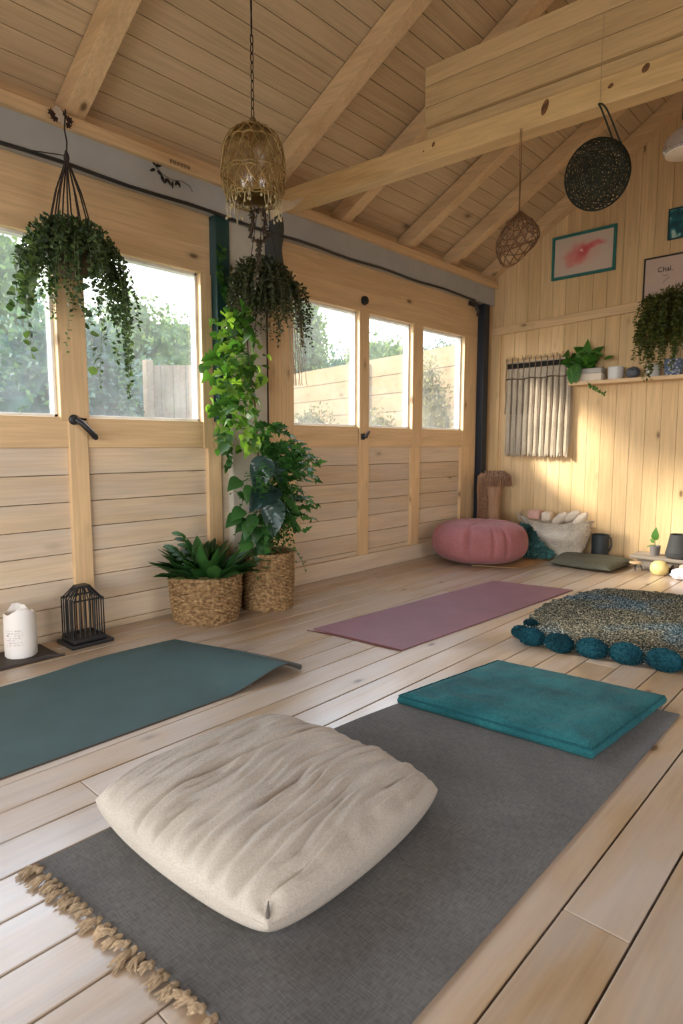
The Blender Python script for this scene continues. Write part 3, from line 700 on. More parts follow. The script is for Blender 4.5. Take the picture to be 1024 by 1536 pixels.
for q in range(420):
    a = rr_.uniform(0, 2 * PI); z1 = rr_.uniform(.15, .82); rr0 = .095; ln = rr_.uniform(.12, .35)
    p0 = Vector((-3.42 + rr0 * math.cos(a), 6.12 + rr0 * math.sin(a), z1)); p1 = p0 + Vector((math.cos(a) * .02, math.sin(a) * .02, -ln * .5)); p2 = p0 + Vector((rr_.uniform(-.02, .02), 0, -ln))
    if p2.z > 0: m1.tube([p0, p1, p2], [.004, .005, .002], 4)
for q in range(260):
    a = rr_.uniform(0, 2 * PI); p0 = Vector((-3.34, 6.08, .81)) + Vector((rr_.uniform(-.06, .07), rr_.uniform(-.06, .06), rr_.uniform(-.02, .02)))
    o = Vector((math.cos(a) * .09, math.sin(a) * .09, 0)); m1.tube([p0, p0 + o * .5 + Vector((0, 0, .045)), p0 + o + Vector((.03, 0, .0)), p0 + o * 1.15 + Vector((.03, 0, -.09))], [.004, .005, .004, .002], 4)
obj('stems', m1, plain('dry_stems', (0.27, 0.15, 0.09), .9, .1, .4, 50), bk)

# crumpled dark green knit
m1 = MB()
for i, (c, r_) in enumerate([((-2.95, 6.00, .14), (.15, .12, .14)), ((-2.84, 5.93, .09), (.16, .12, .09)), ((-2.99, 6.1, .20), (.13, .12, .11)), ((-2.72, 5.97, .05), (.12, .09, .05))]): m1.blob(c, r_, 5, 0.5, 4.5, i)
for q in range(2600):
    i = q % 3; c, r_ = [((-2.95, 6.00, .14), (.15, .12, .14)), ((-2.84, 5.93, .09), (.16, .12, .09)), ((-2.99, 6.1, .20), (.13, .12, .11))][i]
    d = rv(); p = Vector((c[0] + d.x * r_[0], c[1] + d.y * r_[1], max(.01, c[2] + d.z * r_[2]))); m1.tiny(p, d + rv(), rv(), .028, .008)
m1.v = [(a, b, max(0.003, c)) for a, b, c in m1.v]
tag(obj('knit_throw', m1, fabric('dark_green_knit', (0.02, 0.05, 0.045), 90, .5, 1.0, color2=(.05, .13, .12))), 'dark green knitted throw crumpled beside the pouf', 'throw')

# soft woven bag with cream rolls
bg_ = thing('woven_bag', 'slouching cream woven bag leaning on the far wall', 'bag', (-2.72, 6.22, 0))
m1 = MB()
def bagf(a, b):
    th = 2 * PI * a; z = 0.37 * b
    w = .22 + .12 * b; dd = .12 + .05 * b - .02 * math.sin(b * 9)
    x = -2.66 + w * math.copysign(abs(math.cos(th)) ** .7, math.cos(th)) - (.09 * b if math.cos(th) < 0 else 0) ; y = 6.24 + dd * math.copysign(abs(math.sin(th)) ** .8, math.sin(th))
    k = .018 * noise.noise(Vector((math.cos(th) * 3, math.sin(th) * 3, b * 4)))
    z += .05 * b * (math.cos(th) ** 2) * (1.4 if math.cos(th) < 0 else .3) - .03 * b * (1 - abs(math.cos(th)))
    y = min(y, 6.425)
    return (x + k, y + k, .004 + z)
m1.grid(90, 30, bagf)
def bagi(a, b):
    x, y, z = bagf(a, b); return (-2.66 + (x + 2.66) * .95, 6.24 + (y - 6.24) * .93, z + .003)
m1.grid(90, 30, bagi, flip=True)
bot = [bagf(i / 90, 0) for i in range(90)]; m1.add(bot, [tuple(range(90))])
bagm = fabric('cream_shaggy_weave', (0.62, 0.54, 0.43), 120, .2, 1.0); obj('bag_body', m1, bagm, bg_, smooth='all')
m1 = MB(); m1.grid(12, 14, lambda u, v: (-3.06 - .13 * v + .12 * u * (1 - v * .6), 6.30 + .01 * math.sin(6 * u), .22 + .20 * v - .06 * u + .03 * math.sin(v * 7)))
obj('side_flap', m1, bagm, bg_, smooth=True)
m1 = MB()
for q in range(900):
    a = RNG.random(); b = RNG.uniform(.1, 1); p = Vector(bagf(a, b)); m1.tiny(p, Vector((RNG.uniform(-.4, .4), -.5, -1)), rv(), .03, .004)
obj('shaggy_fringe', m1, bagm, bg_)
creamf = fabric('cream_cotton', (0.66, 0.55, 0.42), 200, .1); pinkc = fabric('pale_pink_cotton', (0.60, 0.36, 0.29), 200, .1)
for i, (x, y, z, ang, m_, lab) in enumerate([(-2.62, 6.18, .41, .7, creamf, 'leftmost of the three cream cloth rolls poking out of the woven bag'), (-2.50, 6.20, .44, .55, creamf, 'middle of the three cream cloth rolls poking out of the woven bag'), (-2.40, 6.16, .42, .8, creamf, 'rightmost of the three cream cloth rolls poking out of the woven bag')]):
    m1 = MB(); d = Vector((math.cos(ang), 0, math.sin(ang))); p = Vector((x, y, z)); m1.tube([p - d * .11, p - d * .08, p, p + d * .05, p + d * .075], [.02, .042, .046, .034, .012], 14)
    tag(obj('cloth_roll', m1, m_, smooth=True), lab, 'cloth roll', 'cloth rolls in the woven bag')
for i, (x, y, z, s_, lab) in enumerate([(-2.92, 6.22, .43, .065, 'pale pink folded cloth in the left end of the woven bag'), (-2.79, 6.23, .42, .05, 'small pale folded cloth between pink cloth and cream rolls in bag')]):
    m1 = MB(); m1.box(x - s_, x + s_, y - .06, y + .06, z - .06, z + .035, bev=.02); tag(obj('folded_cloth', m1, pinkc if i == 0 else creamf, smooth=True), lab, 'folded cloth')

# mug behind the flat cushion
def hmug(name, label, cat, c, r, h, mat, handle=True, inner=True, mi=0):
    t = thing(name, label, cat, c)
    m1 = MB(); m1.lathe([(r * .85, 0), (r * .95, .01), (r, .03), (r, h - .004), (r * .97, h), (r * .92, h - .004), (r * .90, .02), (.001, .018)], c, 36); obj('body', m1, mat, t, smooth=True)
    if handle:
        a = c[0] + r * .95; m1 = MB(); m1.tube([(a, c[1], c[2] + h * .92), (a + r * .35, c[1], c[2] + h * .88), (a + r * .42, c[1], c[2] + h * .6), (a + r * .2, c[1], c[2] + h * .38), (a - .004, c[1], c[2] + h * .34)], .008, 8); obj('handle', m1, mat, t, smooth=True)
    return t
dkc = plain('dark_slate_ceramic', (0.03, 0.038, 0.042), .55, .4)
hmug('mug', 'dark slate mug on the floor between woven bag and bench', 'mug', (-2.28, 6.35, 0.0), .082, .25, dkc)
# low bench and what stands on it
bn = thing('low_bench', 'low grey plank bench along the far wall at the right', 'bench', (-1.2, 6.2, 0))
wg = wood('weathered_grey_board', 'X', (0.30, 0.255, 0.20), (0.14, 0.11, 0.08), .6, .3)
m1 = MB(); m1.box(-1.90, -0.5, 6.06, 6.34, .095, .125, bev=.006); obj('seat_board', m1, wg, bn)
m1 = MB(); m1.box(-1.84, -0.5, 6.09, 6.115, .0, .095, bev=.004); obj('front_board', m1, wg, bn)
for xx in (-1.86, -.55):
    m1 = MB(); m1.box(xx - .02, xx + .02, 6.27, 6.31, 0, .095, bev=.004); obj('leg', m1, wg, bn)
t = thing('wire_stand', 'tiny black wire stand with a wooden slice in front of bench', 'stand', (-1.80, 5.98, 0))
m1 = MB()
for a in range(3): aa = a * 2.1 + .4; m1.tube([(-1.80 + .02 * math.cos(aa), 5.98 + .02 * math.sin(aa), .065), (-1.80 + .045 * math.cos(aa), 5.98 + .045 * math.sin(aa), 0.003)], .004, 6)
m1.tube([(-1.80 + .04 * math.cos(k * PI / 8), 5.98 + .04 * math.sin(k * PI / 8), .04) for k in range(16)], .003, 5, closed=True); obj('frame', m1, M['black'], t)
m1 = MB(); m1.lathe([(.05, .064), (.055, .07), (.05, .08), (.001, .081)], (-1.82, 5.98, 0), 24); obj('top', m1, M['beamX'], t, smooth=True)
m1 = MB(); m1.lathe([(.001, 0), (.055, .004), (.075, .03), (.078, .06), (.068, .095), (.04, .118), (.012, .124), (.001, .124)], (-1.60, 5.93, 0), 32)
tag(obj('ball_candle', m1, plain('pale_yellow_wax', (0.72, 0.58, 0.24), .5), smooth=True), 'round pale yellow candle on the floor before the bench', 'candle')
m1 = MB(); m1.blob((-1.47, 5.99, .035), (.05, .04, .033), 4, .5, 4, 3)
for q in range(200): d = rv(); m1.tiny((-1.47 + d.x * .05, 5.99 + d.y * .04, max(.006, .04 + d.z * .035)), d, rv(), .03, .01)
m1.v = [(a, b, max(0.002, c)) for a, b, c in m1.v]
tag(obj('pine_cone', m1, plain('dark_brown_scales', (0.05, 0.025, 0.015), .8)), 'dark brown cone between the yellow candle and white cloth', 'cone')
m1 = MB(); m1.blob((-1.37, 5.82, .05), (.11, .09, .05), 4, .25, 2, 8); m1.v = [(a, b, max(0.002, c)) for a, b, c in m1.v]
tag(obj('folded_towel', m1, fabric('white_lilac_towel', (0.70, 0.68, 0.74), 150, .06), smooth='all'), 'small white towel on the floor at the right edge', 'towel')
m1 = MB(); m1.box(-1.44, -1.28, 5.90, 6.0, .0, .11, bev=.02)
tag(obj('pink_block', m1, fabric('peach_cloth', (0.60, 0.40, 0.30), 150, .1), smooth=True), 'small peach soft block behind the white towel', 'block')
t = thing('plant_pot', 'large charcoal pot with banded base on the low bench', 'pot', (-1.50, 6.2, .125))
m1 = MB(); m1.lathe([(.105, 0), (.118, .01), (.120, .04), (.116, .045), (.118, .05), (.114, .06), (.088, .205), (.086, .215), (.078, .212), (.08, .05), (.001, .04)], (-1.51, 6.2, .125), 40); obj('pot', m1, plain('charcoal_clay', (0.035, 0.036, 0.034), .7), t, smooth=True)
t = thing('seedling_pot', 'small grey pot holding a single green sprout on the bench', 'potted plant', (-1.74, 6.2, .125))
m1 = MB(); m1.lathe([(.04, 0), (.048, .09), (.044, .092), (.04, .08), (.001, .078)], (-1.72, 6.2, .125), 24); obj('pot', m1, plain('grey_pot', (0.16, 0.14, 0.13), .6), t, smooth=True)
LG = leafmat('fresh_leaf', (0.05, 0.16, 0.025), (0.10, 0.26, 0.04), .35)
m1 = MB(); m1.tube([(-1.72, 6.2, .20), (-1.725, 6.2, .26), (-1.72, 6.2, .30)], .003, 5); obj('stem', m1, LG, t)
m1 = MB(); m1.leaf((-1.72, 6.19, .28), (.0, -.1, 1), (0, -1, 0.1), .11, .07, 'heart'); m1.leaf((-1.73, 6.2, .215), (-1, -.2, -.1), (0, -.3, 1), .07, .04, 'oval'); m1.leaf((-1.73, 6.2, .24), (-.6, -.2, .6), (0, -1, .3), .05, .03, 'oval'); obj('leaf', m1, LG, t, smooth=True)

# ------------------------------------------------------------------ left floor clutter
cg = thing('cage_lantern', 'black wire cage lantern on the floor beside the white candle', 'lantern', (-3.50, 1.56, 0))
cx, cy = -3.50, 1.565
m1 = MB(); m1.box(cx - .105, cx + .105, cy - .115, cy + .135, 0.0, .022, bev=.006); m1.box(cx - .085, cx + .085, cy - .095, cy + .10, .022, .045, bev=.006); obj('base', m1, M['black'], cg)
m1 = MB(); hb = .085
ringp = lambda s, z: [(cx + s * a, cy + s * b, z) for a, b in ((-1, -1), (1, -1), (1, 1), (-1, 1))]
for z, s, nm in ((.05, hb, 'lower_ring'), (.27, hb, 'upper_ring'), (.335, .035, 'top_ring')):
    m1 = MB(); m1.tube(ringp(s, z), .0055, 6, closed=True); obj(nm, m1, M['black'], cg)
m1 = MB()
for k in range(7):
    f = -1 + 2 * k / 6
    for a, b in ((f, -1), (f, 1), (-1, f), (1, f)):
        m1.tube([(cx + hb * a, cy + hb * b, .045), (cx + hb * a, cy + hb * b, .265), (cx + .035 * a, cy + .035 * b, .335)], .0038, 5)
obj('bars', m1, M['black'], cg, smooth=True)
m1 = MB(); m1.box(cx - .037, cx + .037, cy - .037, cy + .037, .332, .345, bev=.004); obj('cap', m1, M['black'], cg)
m1 = MB(); m1.box(-3.62, -3.355, 1.06, 1.36, .002, .016, bev=.004); m1.tube([(-3.33, 1.38, .012), (-3.36, 1.30, .018), (-3.365, 1.2, .014)], [.006, .010, .008], 6)
tag(obj('slate_tile', m1, plain('dark_tile', (0.04, 0.03, 0.025), .6)), 'thin dark tile on the floor carrying the white candle', 'tile')
waxm, nt, out = newmat('white_wax'); b_ = bsdf(nt, out, (0.78, 0.74, 0.70), .5, .3); b_.inputs['Subsurface Weight'].default_value = .25; b_.inputs['Subsurface Radius'].default_value = (.05, .03, .02)
ct = thing('pillar_candle', 'thick white pillar candle with burnt jagged rim standing on dark tile', 'candle', (-3.49, 1.215, .016))
def candf(r, z, a):
    k = 1 if z > .2 else 0
    return r * (1 + .02 * noise.noise(Vector((math.cos(a) * 2, math.sin(a) * 2, z * 8)))), z + k * (.028 * max(-.3, math.cos(2 * a + .3)) + .010 * noise.noise(Vector((math.cos(a) * 4, math.sin(a) * 4, 1))))
m1 = MB(); m1.lathe([(.074, 0), (.080, .008), (.081, .08), (.080, .16), (.079, .238), (.071, .246), (.064, .23), (.06, .19), (.001, .18)], (-3.49, 1.215, .016), 60, fn=candf); wx = obj('wax', m1, waxm, ct, smooth=True)
m1 = MB(); m1.tube([(-3.49, 1.215, .195), (-3.49, 1.218, .225)], .002, 5); obj('wick', m1, M['black'], wx)
m1 = MB(); ra = random.Random(4)
for row in range(7):
    zz = .155 - row * .013
    a = -1.25
    while a < -0.25:
        da = ra.uniform(.02, .07)
        if ra.random() < .72:
            m1.tube([(-3.49 + .0822 * math.cos(a + da * k / 4), 1.215 + .0822 * math.sin(a + da * k / 4), zz + .016 + ra.uniform(-.003, .003)) for k in range(5)], .0009, 4)
        a += da + .03
obj('faint_script', m1, plain('grey_print', (0.32, 0.30, 0.29), .7), wx)

# ------------------------------------------------------------------ baskets and plants
wick, nt, out = newmat('seagrass_wicker'); tc0 = N(nt, 'ShaderNodeTexCoord'); geo = N(nt, 'ShaderNodeNewGeometry')
na = N(nt, 'ShaderNodeTexNoise', Scale=45.0, Detail=4.0); L(nt, tc0.outputs['Object'], na.inputs['Vector'])
c0 = ramp(nt, na.outputs['Fac'], [(0.3, (0.12, 0.062, 0.025)), (0.5, (0.27, 0.16, 0.07)), (0.72, (0.46, 0.30, 0.15))])
iv = ramp(nt, geo.outputs['Random Per Island'], [(0, g(.78)), (1, g(1.12))]); c0 = mixc(nt, 1, c0, iv, 'MULTIPLY')
bb = bsdf(nt, out, c0, .7, .25); bump(nt, bb, na.outputs['Fac'], .6, .004)
def basket(t, c, rb, rt2, h, rings, stakes, seed):
    rr = random.Random(seed)
    m1 = MB(); amp = .0055
    for i in range(rings):
        f = (i + .5) / rings; z = h * f; r = rb + (rt2 - rb) * f ** .8 + .006 * math.sin(f * PI)
        ph = i % 2; nseg = stakes * 4; pts = []
        for k in range(nseg):
            a = 2 * PI * k / nseg
            pts.append((c[0] + (r + amp * math.cos(a * stakes / 2 * 1.0 * 2 / 2 + ph * PI) + rr.uniform(-.0012, .0012)) * math.cos(a), c[1] + (r + amp * math.cos(a * stakes / 2 + ph * PI)) * math.sin(a), c[2] + z + rr.uniform(-.0012, .0012)))
        m1.tube(pts, h / rings * .56, 6, closed=True)
    bk_ = obj('basket', m1, wick, t, smooth=True)
    m1 = MB()
    for k in range(stakes):
        a = 2 * PI * (k + 0) / stakes
        m1.tube([(c[0] + (rb + (rt2 - rb) * f ** .8 + .004 + .004 * math.sin(f * 40 + k * PI)) * math.cos(a), c[1] + (rb + (rt2 - rb) * f ** .8 + .004 + .004 * math.sin(f * 40 + k * PI)) * math.sin(a), c[2] + .006 + (h - .012) * f) for f in [q / 14 for q in range(15)]], .0042, 5)
    obj('stakes', m1, wick, bk_, smooth=True, kind='stuff')
    m1 = MB()
    for s_ in (0, 1, 2):
        m1.tube([(c[0] + (rt2 + .002 + .007 * math.cos(k * .55 + s_ * 2.1)) * math.cos(2 * PI * k / 120), c[1] + (rt2 + .002 + .007 * math.cos(k * .55 + s_ * 2.1)) * math.sin(2 * PI * k / 120), c[2] + h + .007 * math.sin(k * .55 + s_ * 2.1)) for k in range(120)], .0065, 6, closed=True)
    obj('braided_rim', m1, wick, bk_, smooth=True)
    m1 = MB(); m1.lathe([(rb - .012, .004), (rt2 - .014, h * .9), (rt2 - .018, h * .9), (.001, h * .88)], c, 40); obj('soil', m1, M['soil'], t)
b1 = thing('basket_planter', 'wide wicker basket planter with low glossy dark green leaves', 'potted plant', (-3.41, 2.36, 0), 'wicker basket planters')
basket(b1, (-3.41, 2.36, 0), .205, .232, .30, 24, 44, 1)
LD = leafmat('glossy_dark_leaf', (0.022, 0.075, 0.018), (0.05, 0.14, 0.03), .12, .35)
m1 = MB(); ra = random.Random(21)
for q in range(95):
    a = ra.uniform(0, 2 * PI); rad = .02 + .16 * math.sqrt(ra.random()); el = ra.uniform(.65, 1.45) - rad * 1.6
    p = Vector((-3.41 + rad * math.cos(a), 2.36 + rad * math.sin(a), .27)); d = Vector((math.cos(a) * math.cos(el), math.sin(a) * math.cos(el), math.sin(el)))
    if d.x < -.35: d.x *= .3
    m1.leaf(p, d, Vector((-d.x * .3, -d.y * .3, 1)) + rv(ra) * .25, ra.uniform(.18, .28), ra.uniform(.06, .10), 'lance', ra.uniform(.1, .35), .35)
# the tall sprays leaning left
for (dy, dz, l_) in [(-.20, .23, .30), (-.14, .30, .26)]:
    base = Vector((-3.38, 2.30, .28)); tip = base + Vector((.02, dy, dz)); m1.tube([base, base.lerp(tip, .5) + Vector((0, 0, .02)), tip], .004, 5)
    for k in range(9):
        f = .35 + .65 * k / 8; p = base.lerp(tip, f) + Vector((0, 0, .02 * math.sin(f * PI))); sd = 1 if k % 2 else -1
        m1.leaf(p, (tip - base).normalized() * .6 + Vector((.5 * sd, -.2, .25 * sd)), (.6, -.3, 1), .075, .045, 'wavy', .2, .2)
obj('leaves', m1, LD, b1, smooth=True)
m1 = MB()
for q in range(120):
    a = ra.uniform(0, 2 * PI); rad = .16 * math.sqrt(ra.random()); p0 = Vector((-3.41 + rad * math.cos(a), 2.36 + rad * math.sin(a), .27))
    m1.tube([p0, p0 + Vector((ra.uniform(-.03, .05), ra.uniform(-.04, .04), ra.uniform(.05, .15)))], .002, 4)
obj('stalks', m1, LD, b1)

b2 = thing('basket_planter', 'tall wicker basket with climbing plant trained up a thin stake', 'potted plant', (-3.34, 2.83, 0), 'wicker basket planters')
C2 = (-3.33, 2.83, 0); basket(b2, C2, .172, .180, .395, 32, 36, 2)
LB = leafmat('backlit_vine_leaf', (0.045, 0.12, 0.022), (0.17, 0.27, 0.045), .5, .45)
LM = leafmat('mid_vine_leaf', (0.035, 0.12, 0.025), (0.08, 0.20, 0.04), .35)
LS = leafmat('silvery_large_leaf', (0.028, 0.06, 0.052), (0.05, 0.09, 0.08), .08, .22)
m1 = MB(); m1.tube([(-3.33, 2.80, .34), (-3.32, 2.76, .9), (-3.31, 2.72, 1.4), (-3.30, 2.66, 1.75), (-3.30, 2.64, 2.05)], [.010, .009, .008, .006, .004], 8); obj('stake', m1, plain('brown_stem', (0.12, 0.075, 0.045), .8), b2, smooth=True)
ra = random.Random(33); m1 = MB(); ms = MB()
# bright upper column of leaves
for q in range(330):
    z = 1.12 + .92 * ra.random() ** .9; sp = .17 if z < 1.9 else .11
    if ra.random() < .25: sp *= 1.6
    p = Vector((-3.36 + ra.uniform(-.13, .14), 2.60 + ra.gauss(0, .55) * sp * .8, z))
    d = Vector((ra.uniform(-.3, .8), ra.uniform(-1, .8), ra.uniform(-.8, .3)))
    m1.leaf(p, d, Vector((ra.uniform(.2, 1), ra.uniform(-.6, .2), ra.uniform(.2, 1))), (sz := ra.choice([.035, .045, .055, .06, .08, .10])) , sz * ra.uniform(.7, .95), ra.choice(['heart', 'lobed', 'oval']), ra.uniform(.1, .7), .25)
for (py, pz, l_) in [(2.37, 1.70, .14), (2.40, 1.52, .13), (2.36, 1.40, .10), (2.34, 1.72, .12), (2.42, 1.44, .10), (2.38, 1.62, .08), (2.44, 1.78, .1), (2.35, 1.36, .09)]:
    p = Vector((-3.30, py + .06, pz)); m1.leaf(p, (.1, -.8, -.25), (.8, -.3, .6), l_, l_ * .85, 'lobed', .2, .15); ms.tube([(-3.31, 2.66, pz + .05), p + Vector((0, .06, .04)), p], .0022, 4)
obj('bright_leaves', m1, LB, b2, smooth=True)
m1 = MB()
for br in range(58):        # side shoots mostly to the right, lower half
    z0 = ra.uniform(.42, 1.25); yy = ra.uniform(.06, .34) * (1 if ra.random() < .78 else -.55); dz = ra.uniform(.02, .30) - (.12 if z0 > .9 else 0)
    base = Vector((-3.32, 2.80, z0)); tip = base + Vector((ra.uniform(-.05, .22), yy * 1.15, dz)); midp = base.lerp(tip, .5) + Vector((0, 0, .07)); P = bez(base, midp, midp, tip - Vector((0, 0, .06)), 8); ms.tube(P, .0025, 4)
    for k in range(2, 9):
        for s_ in (1, -1):
            m1.leaf(P[k], Vector((s_ * .7, .5, ra.uniform(-.5, .4))) + rv(ra) * .4, Vector((.6, -.3, .9)) + rv(ra) * .3, ra.uniform(.04, .085), ra.uniform(.035, .075), 'lobed', ra.uniform(.1, .5), .15)
for br in range(130):        # fine fern-like infill
    p = Vector((-3.30 + ra.uniform(-.1, .14), 2.84 + ra.gauss(0, .09), ra.uniform(.42, 1.05))); d = rv(ra); d.z = -abs(d.z) * .5
    Q = [p + d * .03 * k + Vector((0, 0, -.004 * k * k)) for k in range(6)]; ms.tube(Q, .0012, 3)
    for k in range(6):
        for s_ in (1, -1): m1.leaf(Q[k], d.cross(Vector((0, 0, 1))) * s_ + d * .4, (.2, 0, 1), .028, .016, 'oval', .2)
obj('vine_leaves', m1, LM, b2, smooth=True)
obj('shoots', ms, LM, b2, kind='stuff')
m1 = MB()
def bigleaf(mb, p, d, nrm, l_, w_):
    p = Vector(p); d = Vector(d).normalized(); sd = d.cross(Vector(nrm)).normalized(); nn = sd.cross(d).normalized()
    def fn(a, b):
        sx = 2 * a - 1; hw = w_ * .5 * (math.sin(PI * min(1, b ** .62)) ** .75 + .001) * (1 if b > .02 else .3)
        rip = .0035 * math.sin((b - abs(sx) * .30) * 46) * (1 - abs(sx)) ** .3 * math.sin(PI * b)
        q = p + d * (l_ * (b - .06 * abs(sx) * (1 - b))) + sd * (sx * hw) + nn * (rip + .22 * hw * abs(sx) - .28 * l_ * b * b + .008 * math.sin(b * 7 + sx * 3))
        return q
    mb.grid(12, 44, fn)
for (p, d, nrm, l_, w_) in [((-3.25, 2.75, 1.06), (.15, -.45, -.9), (1, -.6, .35), .23, .17), ((-3.20, 2.78, .86), (.3, -.95, -.30), (.7, -.3, 1.0), .27, .20), ((-3.19, 2.76, .78), (.35, -.2, -.9), (1, -.5, .25), .25, .17), ((-3.24, 2.82, 1.02), (.2, .5, -.7), (1, -.4, .5), .17, .12)]:
    bigleaf(m1, p, d, nrm, l_, w_)
obj('large_leaves', m1, LS, b2, smooth=True)
m1 = MB()
for (py, pz) in [(2.52, .92), (2.54, .72), (2.50, .68), (2.58, .64), (2.62, .56), (2.60, .50)]:
    m1.leaf((-3.28, py + .03, pz), (.2, -.7, -.3), (.8, -.3, .7), .12, .10, 'heart', .3, .15)
    m1.leaf((-3.25, py + .10, pz - .05), (.3, -.4, -.6), (.8, -.3, .7), .12, .09, 'heart', .3, .15)
obj('side_leaves', m1, LD, b2, smooth=True)

def trailing(mL, mS, start, ln, ra, leafl=.022, leafw=.018, step=.022, out=(0, 0), sway=.03, dens=3):
    p = Vector(start); d = Vector((out[0], out[1], .25)); P = [p.copy()]; s = 0; n_ = int(ln / step)
    for k in range(n_):
        f = k / max(1, n_)
        d = d * .82 + Vector((0, 0, -1)) * .22 + Vector((ra.uniform(-1, 1), ra.uniform(-1, 1), 0)) * sway * 2
        d.normalize(); p = p + d * step; P.append(p.copy())
    mS.tube(P, .0012, 3, caps=False)
    for q in P[1:]:
        for k in range(dens):
            v = rv(ra); v.z *= .5; mL.leaf(q, v, rv(ra) + Vector((0, 0, .6)), leafl * ra.uniform(.6, 1.3), leafw * ra.uniform(.7, 1.2), 'oval', .1) if leafl > .03 else mL.tiny(q, v, rv(ra) + Vector((0, 0, .4)), leafl * ra.uniform(.7, 1.4), leafw * ra.uniform(.8, 1.3))
# hanging plant, left
LH = leafmat('dark_trailing_leaf', (0.035, 0.065, 0.025), (0.10, 0.15, 0.05), .35)
HC = Vector((-3.40, 1.55, 2.17))
h1 = thing('hanging_plant', 'bushy trailing plant hung in dark cords before the left windows', 'hanging plant', (HC.x, HC.y, HC.z - .1), 'hanging plants')
m1 = MB(); cordm = plain('dark_brown_cord', (0.035, 0.025, 0.02), .9)
knot = Vector((-3.40, 1.545, 2.66)); ra = random.Random(51)
for k in range(12):
    a = 2 * PI * k / 12; rr = .115; e = HC + Vector((rr * math.cos(a), rr * math.sin(a), .10)); m1.tube([knot, knot.lerp(e, .45) + Vector((.012 * math.cos(a), .012 * math.sin(a), 0)), e, HC + Vector((rr * .7 * math.cos(a), rr * .7 * math.sin(a), -.05))], .0042, 5)
m1.tube([(-3.40, 1.55, 2.90), (-3.405, 1.543, 2.80), (-3.395, 1.548, 2.74), knot], .004, 5); m1.blob(knot, (.014, .014, .035), 2, .3)
m1.tube([knot + Vector((0, 0, .01)), (-3.50, 1.40, 2.68), (-3.59, 1.30, 2.70)], .003, 5)
obj('cords', m1, cordm, h1)
m1 = MB(); m1.lathe([(.05, -.12), (.10, -.08), (.12, .0), (.115, .07), (.105, .07), (.09, .04), (.001, .035)], HC, 32); obj('pot', m1, plain('brown_hanging_pot', (0.10, 0.06, 0.035), .8), h1, smooth=True)
mL = MB(); mS = MB()
for q in range(2600):
    d = rv(ra); k = ra.uniform(.55, 1.05); p = HC + Vector((d.x * .17 * k, d.y * .22 * k, .04 + d.z * .14 * k)); mL.tiny(p, d + rv(ra), rv(ra), .026, .018)
for k in range(110):
    a = ra.uniform(0, 2 * PI); rr = ra.uniform(.05, .15); trailing(mL, mS, HC + Vector((rr * math.cos(a), rr * math.sin(a), .07)), ra.uniform(.16, .50), ra, out=(math.cos(a) * .9, math.sin(a) * 1.8), leafl=.024, leafw=.018)
for k in range(11):   # long right-hand trails
    trailing(mL, mS, HC + Vector((ra.uniform(-.06, .10), ra.uniform(.08, .15), .02)), ra.uniform(.45, .86), ra, out=(.15, .5), sway=.035, leafl=.026, leafw=.02)
for k in range(4): trailing(mL, mS, HC + Vector((.08, -.14, 0)), ra.uniform(.35, .5), ra, out=(.1, -.9), sway=.05, leafl=.028, leafw=.022, dens=2)
for k in range(3): trailing(mL, mS, HC + Vector((.10, 0.01, -.02)), ra.uniform(.4, .8), ra, out=(.1, .0), sway=.04, dens=1)
for (oy, ln, oo) in [(-.16, .62, -.6), (-.20, .42, -1.2), (.0, .72, -.1)]:
    trailing(mL, mS, HC + Vector((.10, oy, -.02)), ln, ra, out=(.2, oo), sway=.05, leafl=.045, leafw=.04, dens=1)
for k in range(9): trailing(mL, mS, HC + Vector((ra.uniform(-.05, .08), ra.uniform(-.17, .17), .08)), .10, ra, out=(ra.uniform(-.3, .3), ra.uniform(-.8, .8)), sway=.05, leafl=.03, leafw=.02, dens=4)
obj('foliage', mL, LH, h1); obj('stems', mS, plain('pale_green_stem', (0.16, 0.20, 0.08), .8), h1)
# dried flowers where it hangs
t = thing('dried_flower_cluster', 'small cluster of dried flowers pinned above the left hanging plant', 'dried flowers', (-3.53, 1.60, 2.90))
m1 = MB()
for i, (dy, dz) in enumerate([(-.045, .0), (-.03, -.02), (.02, .012), (.05, -.005), (.04, -.03)]):
    for k in range(7): a = k * .9; m1.leaf((-3.535, 1.58 + dy, 2.925 + dz), (.3, math.cos(a), math.sin(a)), (1, 0, 0), .024, .014, 'oval', .2)
obj('dark_blooms', m1, plain('dark_dried_petals', (0.04, 0.02, 0.015), .9), t)
m1 = MB()
for i, (dy, dz) in enumerate([(-.005, .0), (.01, -.02), (-.015, .022)]):
    for k in range(7): a = k * .9; m1.leaf((-3.53, 1.58 + dy, 2.925 + dz), (.3, math.cos(a), math.sin(a)), (1, 0, 0), .028, .018, 'oval', .2)
obj('pale_blooms', m1, plain('cream_petals', (0.55, 0.45, 0.36), .9), t)

# hanging plant, middle
H2 = Vector((-3.36, 2.85, 2.27))
h2 = thing('hanging_plant', 'dark brownish green trailing plant hanging above the tall basket planter', 'hanging plant', (H2.x, H2.y, 2.1), 'hanging plants')
m1 = MB(); m1.lathe([(.05, -.10), (.10, -.06), (.12, .0), (.115, .05), (.105, .05), (.001, .03)], H2, 28); obj('pot', m1, plain('brown_hanging_pot_b', (0.08, 0.055, 0.035), .8), h2, smooth=True)
m1 = MB(); tp = Vector((-3.38, 2.86, 2.93))
for k in range(3): a = 2 * PI * k / 3 + .5; m1.tube([tp, H2 + Vector((.115 * math.cos(a), .115 * math.sin(a), .05))], .0028, 5)
obj('cords', m1, cordm, h2)
mL = MB(); mS = MB(); ra = random.Random(77); LH2 = leafmat('dark_olive_trailing_leaf', (0.035, 0.045, 0.018), (0.075, 0.085, 0.03), .25)
